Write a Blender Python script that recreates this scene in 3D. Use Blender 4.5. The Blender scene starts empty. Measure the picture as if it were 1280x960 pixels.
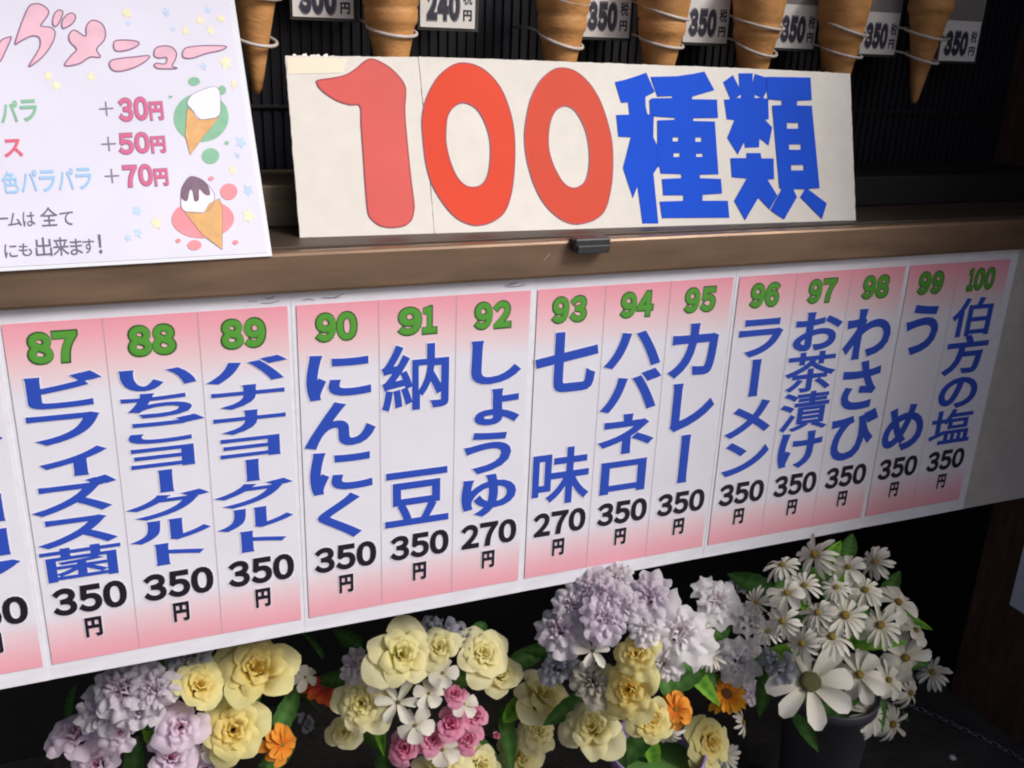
import bpy, bmesh, math, random, json
import numpy as np
from mathutils import Vector, Matrix
from mathutils.noise import noise as pnoise

random.seed(7)
R = math.radians
sc = bpy.context.scene
COL = sc.collection
Z0 = 0.95                                   # the pavement is z = 0; heights below are measured from the top of the price strip

# ------------------------------------------------------------------ camera, sky, sun, exposure
cd = bpy.data.cameras.new('camera'); cam = bpy.data.objects.new('camera', cd); COL.objects.link(cam)
cd.sensor_fit = 'HORIZONTAL'; cd.sensor_width = 36.0
cd.lens = 36.0 * 1197.7 / 1280.0
cd.clip_start = 0.02; cd.clip_end = 500
cam.rotation_mode = 'XYZ'
cam.rotation_euler = (R(70.04939), R(-2.09197), R(-21.80237))
cam.location = (0.12597, -1.06945, 0.29687 + Z0)
sc.camera = cam

w = bpy.data.worlds.new('World'); sc.world = w; w.use_nodes = True
nt = w.node_tree
sky = nt.nodes.new('ShaderNodeTexSky'); sky.sky_type = 'NISHITA'; sky.sun_disc = False
sky.sun_elevation = R(40); sky.sun_rotation = R(136); sky.air_density = 0.6; sky.dust_density = 6.0; sky.ozone_density = 1.0
bg = nt.nodes['Background']; bg.inputs['Strength'].default_value = 0.06
nt.links.new(sky.outputs[0], bg.inputs[0])
sl = bpy.data.lights.new('sun', 'SUN'); so = bpy.data.objects.new('sun', sl); COL.objects.link(so)
sl.energy = 1.5; sl.angle = R(22); sl.color = (1.0, 0.985, 0.975)
sd = Vector((math.sin(R(136)) * math.cos(R(40)), math.cos(R(136)) * math.cos(R(40)), math.sin(R(40))))
so.rotation_euler = sd.to_track_quat('Z', 'Y').to_euler()
so.location = (0, -3, 4)
sc.view_settings.view_transform = 'Standard'; sc.view_settings.look = 'None'
sc.view_settings.gamma = 1.0; sc.view_settings.use_curve_mapping = False
sc.view_settings.exposure = 0.75
sc.cycles.filter_width = 2.0

# ------------------------------------------------------------------ materials
def rgb(h):
    v = [int(h[i:i+2], 16) / 255 for i in (0, 2, 4)]
    return tuple(c / 12.92 if c <= .04045 else ((c + .055) / 1.055) ** 2.4 for c in v) + (1,)

def mat(name, col, rough=.6, spec=.5, metal=0, var=0.0, vscale=20, bump=0.0, bscale=60, coat=0, stretch=(1, 1, 1), var2=0.0, v2scale=4):
    m = bpy.data.materials.new(name); m.use_nodes = True
    t = m.node_tree; b = t.nodes['Principled BSDF']
    if isinstance(col, str): col = rgb(col)
    b.inputs['Base Color'].default_value = col
    b.inputs['Roughness'].default_value = rough; b.inputs['Metallic'].default_value = metal
    b.inputs['Specular IOR Level'].default_value = spec
    b.inputs['Coat Weight'].default_value = coat; b.inputs['Coat Roughness'].default_value = .12
    tc = t.nodes.new('ShaderNodeTexCoord'); mp = t.nodes.new('ShaderNodeMapping'); mp.inputs['Scale'].default_value = stretch
    t.links.new(tc.outputs['Object'], mp.inputs[0])
    last = None
    for k, (amt, s) in enumerate(((var, vscale), (var2, v2scale))):
        if not amt: continue
        n = t.nodes.new('ShaderNodeTexNoise'); n.inputs['Scale'].default_value = s; n.inputs['Detail'].default_value = 5
        t.links.new(mp.outputs[0], n.inputs['Vector'])
        r = t.nodes.new('ShaderNodeMapRange'); r.inputs['From Min'].default_value = .3; r.inputs['From Max'].default_value = .7
        r.inputs['To Min'].default_value = 1 - amt; r.inputs['To Max'].default_value = 1 + amt * .5
        t.links.new(n.outputs['Fac'], r.inputs['Value'])
        mx = t.nodes.new('ShaderNodeMix'); mx.data_type = 'RGBA'; mx.blend_type = 'MULTIPLY'; mx.inputs['Factor'].default_value = 1
        if last: t.links.new(last, mx.inputs['A'])
        else: mx.inputs['A'].default_value = col
        t.links.new(r.outputs[0], mx.inputs['B']); last = mx.outputs['Result']
    if last: t.links.new(last, b.inputs['Base Color'])
    if bump:
        n = t.nodes.new('ShaderNodeTexNoise'); n.inputs['Scale'].default_value = bscale; n.inputs['Detail'].default_value = 4
        t.links.new(mp.outputs[0], n.inputs['Vector'])
        bp = t.nodes.new('ShaderNodeBump'); bp.inputs['Strength'].default_value = bump; bp.inputs['Distance'].default_value = .004
        t.links.new(n.outputs['Fac'], bp.inputs['Height']); t.links.new(bp.outputs[0], b.inputs['Normal'])
    return m

def petal_mat(name, inner, outer, trans=.5, pos=(.15, .8)):
    m = bpy.data.materials.new(name); m.use_nodes = True
    t = m.node_tree; b = t.nodes['Principled BSDF']; out = t.nodes['Material Output']
    at = t.nodes.new('ShaderNodeAttribute'); at.attribute_name = 'tint'
    cr = t.nodes.new('ShaderNodeValToRGB'); e = cr.color_ramp.elements
    e[0].position = pos[0]; e[0].color = rgb(inner); e[1].position = pos[1]; e[1].color = rgb(outer)
    t.links.new(at.outputs['Fac'], cr.inputs[0])
    tc = t.nodes.new('ShaderNodeTexCoord')
    n = t.nodes.new('ShaderNodeTexNoise'); n.inputs['Scale'].default_value = 90; n.inputs['Detail'].default_value = 4
    t.links.new(tc.outputs['Object'], n.inputs['Vector'])
    r = t.nodes.new('ShaderNodeMapRange'); r.inputs['To Min'].default_value = .78; r.inputs['To Max'].default_value = 1.15
    t.links.new(n.outputs['Fac'], r.inputs['Value'])
    mx = t.nodes.new('ShaderNodeMix'); mx.data_type = 'RGBA'; mx.blend_type = 'MULTIPLY'; mx.inputs['Factor'].default_value = 1
    t.links.new(cr.outputs[0], mx.inputs['A']); t.links.new(r.outputs[0], mx.inputs['B'])
    t.links.new(mx.outputs['Result'], b.inputs['Base Color'])
    b.inputs['Roughness'].default_value = .75; b.inputs['Specular IOR Level'].default_value = .25
    bp = t.nodes.new('ShaderNodeBump'); bp.inputs['Strength'].default_value = .35; bp.inputs['Distance'].default_value = .002
    t.links.new(n.outputs['Fac'], bp.inputs['Height']); t.links.new(bp.outputs[0], b.inputs['Normal'])
    tr = t.nodes.new('ShaderNodeBsdfTranslucent'); t.links.new(mx.outputs['Result'], tr.inputs['Color'])
    ms = t.nodes.new('ShaderNodeMixShader'); ms.inputs[0].default_value = trans
    t.links.new(b.outputs[0], ms.inputs[1]); t.links.new(tr.outputs[0], ms.inputs[2]); t.links.new(ms.outputs[0], out.inputs['Surface'])
    return m

def pink_mat():
    m = bpy.data.materials.new('printed_pink_fade'); m.use_nodes = True
    t = m.node_tree; b = t.nodes['Principled BSDF']
    tc = t.nodes.new('ShaderNodeTexCoord'); sx = t.nodes.new('ShaderNodeSeparateXYZ'); t.links.new(tc.outputs['Object'], sx.inputs[0])
    r = t.nodes.new('ShaderNodeMapRange'); r.inputs['From Min'].default_value = -.4155; r.inputs['From Max'].default_value = 0.0
    t.links.new(sx.outputs['Z'], r.inputs['Value'])
    cr = t.nodes.new('ShaderNodeValToRGB'); el = cr.color_ramp.elements
    PK = rgb('f3a2b3'); LV = rgb('e9e6ee')
    el[0].position = 0.0; el[0].color = rgb('eda6b5'); el[1].position = 1.0; el[1].color = PK
    for p, c in ((.04, 'eeb2bf'), (.115, 'ecd3dc'), (.16, 'e7e7f3'), (.80, 'e7e7f3'), (.875, 'eed0d6'), (.955, 'f3b0be')):
        q = el.new(p); q.color = rgb(c)
    t.links.new(r.outputs[0], cr.inputs[0])
    n = t.nodes.new('ShaderNodeTexNoise'); n.inputs['Scale'].default_value = 9; n.inputs['Detail'].default_value = 3
    t.links.new(tc.outputs['Object'], n.inputs['Vector'])
    r2 = t.nodes.new('ShaderNodeMapRange'); r2.inputs['To Min'].default_value = .94; r2.inputs['To Max'].default_value = 1.04
    t.links.new(n.outputs['Fac'], r2.inputs['Value'])
    mx = t.nodes.new('ShaderNodeMix'); mx.data_type = 'RGBA'; mx.blend_type = 'MULTIPLY'; mx.inputs['Factor'].default_value = 1
    t.links.new(cr.outputs[0], mx.inputs['A']); t.links.new(r2.outputs[0], mx.inputs['B'])
    t.links.new(mx.outputs['Result'], b.inputs['Base Color'])
    b.inputs['Roughness'].default_value = .38; b.inputs['Coat Weight'].default_value = .15; b.inputs['Coat Roughness'].default_value = .2
    n3 = t.nodes.new('ShaderNodeTexNoise'); n3.inputs['Scale'].default_value = 7; t.links.new(tc.outputs['Object'], n3.inputs['Vector'])
    bp = t.nodes.new('ShaderNodeBump'); bp.inputs['Strength'].default_value = .25; bp.inputs['Distance'].default_value = .01
    t.links.new(n3.outputs['Fac'], bp.inputs['Height']); t.links.new(bp.outputs[0], b.inputs['Normal'])
    return m

M = dict(
    pink=pink_mat(),
    sheet=mat('laminated_white_paper', 'ebebf5', .4, var=.05, vscale=6, var2=.06, v2scale=70, bump=.3, bscale=7, coat=.2, stretch=(.4, 1, 1)),
    blankfilm=mat('shade_grey_laminate', 'c4bfba', .45, var=.12, vscale=9, var2=.1, v2scale=40, bump=.2, bscale=9),  # white laminate, its colour greyed for the shade at the strip's end
    divider=mat('faint_print_line', 'b9a6b4', .5),
    blue=mat('printed_blue', '2f50bc', .5, spec=.3), halo=mat('printed_white', 'ecebf4', .45),
    black=mat('printed_black', '201828', .45), green=mat('printed_green', '57a03c', .45), dgreen=mat('printed_dark_green', '2f5c26', .5),
    board=mat('cream_card_board', 'e0dcd5', .62, var=.06, vscale=5, var2=.04, v2scale=40, bump=.3, bscale=9),
    tornedge=mat('torn_card_edge', 'f4f1ea', .8, bump=.4, bscale=200),
    red=mat('cut_red_film', 'd8553c', .42, var=.06, vscale=8), red1=mat('cut_faded_red_film', 'd95f59', .45, spec=.2, var=.08, vscale=8), redb=mat('cut_dull_red_film', 'd4482f', .55, spec=.2, var=.06, vscale=8), rededge=mat('red_film_edge', 'a03045', .5),
    cutblue=mat('cut_blue_film', '1452d8', .7, spec=.15, var=.05, vscale=10),
    rail=mat('brown_anodised_metal', (.25, .165, .11, 1), .3, metal=.4, var=.4, vscale=1.6, var2=.25, v2scale=9, bump=.05, bscale=30, stretch=(1, 3, 5)),
    railtop=mat('brown_shelf_board', (.06, .042, .03, 1), .5, var=.3, vscale=6, bump=.05),
    riser=mat('brown_wood_riser', (.17, .125, .08, 1), .5, var=.25, vscale=8, stretch=(1, 1, 8)),
    dark=mat('black_painted_board', (.008, .008, .01, 1), .55, var=.3, vscale=8, bump=.05),
    ribs=mat('black_ribbed_plastic', (.011, .011, .018, 1), .45, var=.3, vscale=12),
    wood=mat('dark_brown_wood', (.13, .066, .04, 1), .55, var=.35, vscale=7, var2=.25, v2scale=30, bump=.15, bscale=30, stretch=(6, 6, 1)),
    asphalt=mat('dark_pavement', (.06, .054, .048, 1), .8, var=.35, vscale=14, var2=.3, v2scale=90, bump=.5, bscale=160),
    clip=mat('grey_plastic', (.035, .036, .042, 1), .4, bump=.05),
    cone=mat('baked_wafer', (.62, .30, .1, 1), .6, var=.22, vscale=30, var2=.15, v2scale=9, bump=.25, bscale=120, stretch=(1, 1, 3)),
    ring=mat('white_coated_wire', (.55, .5, .46, 1), .35), 
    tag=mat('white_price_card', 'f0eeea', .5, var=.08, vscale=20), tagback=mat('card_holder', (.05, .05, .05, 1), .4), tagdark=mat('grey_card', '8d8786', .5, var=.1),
    tagink=mat('slate_ink', '35354a', .5),
    menu=mat('hand_drawn_menu_paper', 'dad9ea', .45, var=.05, vscale=9, bump=.12, bscale=8, coat=.2),
    film=mat('clear_laminate_margin', 'dfe3ea', .2, spec=.6, coat=.5),
    mpink=mat('pale_pink_marker', 'e6b9cb', .6, var=.12, vscale=40), mout=mat('mauve_pencil', '8d6a88', .7),
    mgreen=mat('green_marker', '86bc9d', .6, var=.1, vscale=60), mred=mat('red_marker', 'd9647e', .6), mblue=mat('blue_marker', '9cc4ec', .6),
    mprice=mat('pink_price_marker', 'd0668f', .6), mgrey=mat('grey_pencil', '87809a', .7), ink=mat('grey_ink', '6c6680', .7),
    irose=mat('rose_marker', 'e8929c', .6, var=.1, vscale=60), icone=mat('cone_crayon', 'dfae74', .7, var=.14, vscale=90), icream=mat('cream_crayon', 'ece8f2', .7), ichoc=mat('brown_crayon', '80687c', .7, var=.15, vscale=90),
    sy=mat('yellow_dab', 'ece6c4', .7, var=.08, vscale=60), sb=mat('blue_dab', 'c0d6f4', .7, var=.1, vscale=60),
    scratch=mat('pale_scratch', (.36, .28, .22, 1), .6),
    steel=mat('dull_steel', (.35, .34, .33, 1), .35, metal=.9, var=.3, vscale=60),
    potlav=mat('lavender_plastic', '9c86b4', .5), potdark=mat('black_plastic_pot', (.036, .037, .05, 1), .5, var=.2, vscale=10),
    stem=mat('green_plastic_stem', (.05, .1, .025, 1), .6), leaf=petal_mat('dark_green_leaf', '5d8a44', '3d6a2c', .2), bleaf=petal_mat('bright_green_leaf', '4c8a24', '7db43a', .25),
    dcent=mat('daisy_yellow_eye', (.5, .33, .05, 1), .9, var=.4, vscale=400, bump=1, bscale=500), ocent=mat('olive_eye', (.17, .17, .055, 1), .9, var=.4, vscale=300, bump=1, bscale=500),
    poster=mat('white_poster', 'f0eef4', .45),
    yrose=petal_mat('yellow_cream_petal', 'efd05a', 'f7f0b0'), crose=petal_mat('cream_petal', 'eee490', 'f7f1c4'), lrose=petal_mat('pale_pink_petal', 'ee9cc0', 'efe0f0', pos=(.05, .45)),
    lav=petal_mat('lavender_petal', 'd6c2d8', 'e4dfe6'), dust=petal_mat('dusty_blue_petal', '9294a4', 'aaacb8'), prose=petal_mat('pink_petal', 'cf2f74', 'eea6c4', pos=(.1, .75)),
    wrose=petal_mat('white_ruffled_petal', 'e8d8dc', 'f4f1f4', pos=(.05, .5)), lwrose=petal_mat('blush_petal', 'e8a8b8', 'e6dcea', pos=(.02, .35)), dustrose=petal_mat('greyish_beige_petal', 'a39c94', 'c9c4b6'),
    white=petal_mat('white_petal', 'd6d2c0', 'e0ddd4', .3), cstar=petal_mat('ivory_petal', 'e2d79a', 'eee8d0', .25), gerb=petal_mat('golden_orange_petal', 'e07c12', 'f2aa30', .2), orange=petal_mat('orange_petal', 'd8741c', 'e89a3a', .2))
M['redpetal'] = petal_mat('red_orange_petal', 'd83a48', 'ea6a34', .2)
M['filmred'] = mat('cut_red_film_zero', 'df4528', .55, spec=.2, var=.06, vscale=8)

# ------------------------------------------------------------------ object helpers
def link(name, me, parent=None, loc=None, mats=()):
    o = bpy.data.objects.new(name, me); COL.objects.link(o)
    for m in mats: me.materials.append(m)
    if parent: o.parent = parent
    if loc is not None: o.location = loc
    return o

def tag(o, label, cat, group=None):
    o['label'] = label; o['category'] = cat
    if group: o['group'] = group
    return o

def empty(name, loc, label, cat, group=None, rot=None):
    o = bpy.data.objects.new(name, None); COL.objects.link(o); o.location = loc
    o.empty_display_size = .05
    if rot is not None: o.matrix_world = Matrix.Translation(loc) @ rot.to_4x4()
    return tag(o, label, cat, group)

def mesh(name, V, F, smooth=False, mi=None):
    me = bpy.data.meshes.new(name); me.from_pydata([tuple(v) for v in V], [], [tuple(f) for f in F])
    if smooth: me.polygons.foreach_set('use_smooth', [True] * len(me.polygons))
    if mi is not None: me.polygons.foreach_set('material_index', mi)
    me.update(); return me

def box_mesh(name, lo, hi, bevel=0.0, seg=2):
    bm = bmesh.new(); bmesh.ops.create_cube(bm, size=1)
    lo = Vector(lo); hi = Vector(hi); c = (lo + hi) / 2; s = hi - lo
    for v in bm.verts: v.co = Vector((v.co.x * s.x, v.co.y * s.y, v.co.z * s.z)) + c
    if bevel: bmesh.ops.bevel(bm, geom=bm.edges[:], offset=bevel, segments=seg, affect='EDGES', profile=.5)
    me = bpy.data.meshes.new(name); bm.to_mesh(me); bm.free()
    return me

def lathe(name, prof, n=28, jit=0):
    V = []; F = []
    for r, z in prof:
        for k in range(n):
            a = 2 * math.pi * k / n; V.append((r * math.cos(a), r * math.sin(a), z))
    for i in range(len(prof) - 1):
        for k in range(n):
            F.append((i*n+k, i*n+(k+1) % n, (i+1)*n+(k+1) % n, (i+1)*n+k))
    return mesh(name, V, F, True)

def tube(name, pts, r, n=8, closed=False):
    pts = [Vector(p) for p in pts]; V = []; F = []; m = len(pts)
    for i, p in enumerate(pts):
        a = pts[(i-1) % m] if (closed or i) else p; b = pts[(i+1) % m] if (closed or i < m-1) else p
        t = (b - a).normalized(); s = t.orthogonal().normalized() if abs(t.z) > .95 else t.cross(Vector((0, 0, 1))).normalized()
        u = s.cross(t)
        rr = r[i] if isinstance(r, (list, tuple)) else r
        for k in range(n):
            q = 2*math.pi*k/n; V.append(p + (s*math.cos(q) + u*math.sin(q))*rr)
    for i in range(m if closed else m-1):
        j = (i+1) % m
        for k in range(n): F.append((i*n+k, i*n+(k+1) % n, j*n+(k+1) % n, j*n+k))
    if not closed: F.append(tuple(range(n))[::-1]); F.append(tuple((m-1)*n+k for k in range(n)))
    return mesh(name, V, F, True)

# flat lettering: local x right, y up, z out of the paper (metres)
_fc = bpy.data.curves.new('glyph', 'FONT'); _fo = bpy.data.objects.new('glyph', _fc); COL.objects.link(_fo)
_cache = {}
def glyph(ch, bold):
    k = (ch, bold)
    if k in _cache: return _cache[k]
    _fc.body = ch; _fc.resolution_u = 4; _fc.extrude = 0; _fc.bevel_depth = bold; _fc.bevel_resolution = 0
    bpy.context.view_layer.update(); dg = bpy.context.evaluated_depsgraph_get()
    ob = _fo.evaluated_get(dg); me = ob.to_mesh()
    V = np.array([v.co[:] for v in me.vertices]); F = [tuple(p.vertices) for p in me.polygons]; ob.to_mesh_clear()
    if bold:
        F = [f for f in F if np.mean(V[list(f), 2]) > 1e-6]
        V[:, 2] /= bold
    _cache[k] = (V, F); return _cache[k]

class Sheetwork:
    'collects flat shapes lying on one sheet of paper'
    def __init__(s): s.V = []; s.F = []; s.I = []
    def add(s, V, F, slot=0):
        o = len(s.V); s.V += [tuple(v) for v in V]; s.F += [tuple(i + o for i in f) for f in F]; s.I += [slot] * len(F)
    def char(s, ch, cx, cy, w, h, bold, z, slot=0, rot=False, shear=0.0, em=True, t=.0001):
        V, F = glyph(ch, bold); V = V.copy()
        if em: V[:, 0] -= .5; V[:, 1] -= .38
        else:
            a = V[:, :2].min(0); b = V[:, :2].max(0); V[:, :2] = (V[:, :2] - (a + b) / 2) / (b - a)
        if rot: V[:, [0, 1]] = np.stack([V[:, 1], -V[:, 0]], 1)
        X = V[:, 0] * w + V[:, 1] * h * shear + cx; Y = V[:, 1] * h + cy
        s.add(np.stack([X, Y, z + V[:, 2] * t], 1), F, slot)
    def poly(s, loops, z, slot=0, smooth=False, t=0.0):
        c = bpy.data.curves.new('p', 'CURVE'); c.dimensions = '2D'; c.fill_mode = 'FRONT' if not t else 'BOTH'; c.extrude = t
        for lp in loops:
            if smooth: lp = catmull(lp)
            sp = c.splines.new('POLY'); sp.points.add(len(lp) - 1)
            for q, p in zip(sp.points, lp): q.co = (p[0], p[1], 0, 1)
            sp.use_cyclic_u = True
        o = bpy.data.objects.new('p', c); COL.objects.link(o); bpy.context.view_layer.update()
        ob = o.evaluated_get(bpy.context.evaluated_depsgraph_get()); me = ob.to_mesh()
        s.add([(v.co.x, v.co.y, v.co.z + z) for v in me.vertices], [tuple(p.vertices) for p in me.polygons], slot)
        ob.to_mesh_clear(); bpy.data.objects.remove(o); bpy.data.curves.remove(c)
    def stroke(s, lp, wd, z, slot=0, closed=True, smooth=True):
        if smooth: lp = catmull(lp, closed=closed)
        n = len(lp); V = []; F = []
        for i in range(n):
            a = np.array(lp[(i-1) % n] if closed or i else lp[i]); b = np.array(lp[(i+1) % n] if closed or i < n-1 else lp[i])
            d = b - a; d = d / (np.linalg.norm(d) + 1e-9); nn = np.array((-d[1], d[0])); p = np.array(lp[i])
            for sg in (-.5, .5): q = p + nn * wd * sg; V.append((q[0], q[1], z))
        for i in range(n if closed else n - 1):
            j = (i + 1) % n; F.append((2*i, 2*i+1, 2*j+1, 2*j))
        s.add(V, F, slot)
    def build(s, name, parent, mats, front=None):
        V = np.array(s.V)
        if front == 'wall': V = np.stack([V[:, 0], -V[:, 2], V[:, 1]], 1)
        return link(name, mesh(name, V, s.F, False, s.I), parent, None, mats)

def catmull(p, k=5, closed=True):
    p = [np.array(q, float) for q in p]; n = len(p); out = []
    for i in range(n if closed else n - 1):
        a, b, c, d = (p[(i+j) % n] if closed else p[min(max(i+j, 0), n-1)] for j in (-1, 0, 1, 2))
        for t in range(k):
            t /= k
            out.append(.5 * (2*b + (c-a)*t + (2*a-5*b+4*c-d)*t*t + (3*b-a-3*c+d)*t**3))
    if not closed: out.append(p[-1])
    return out

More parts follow.
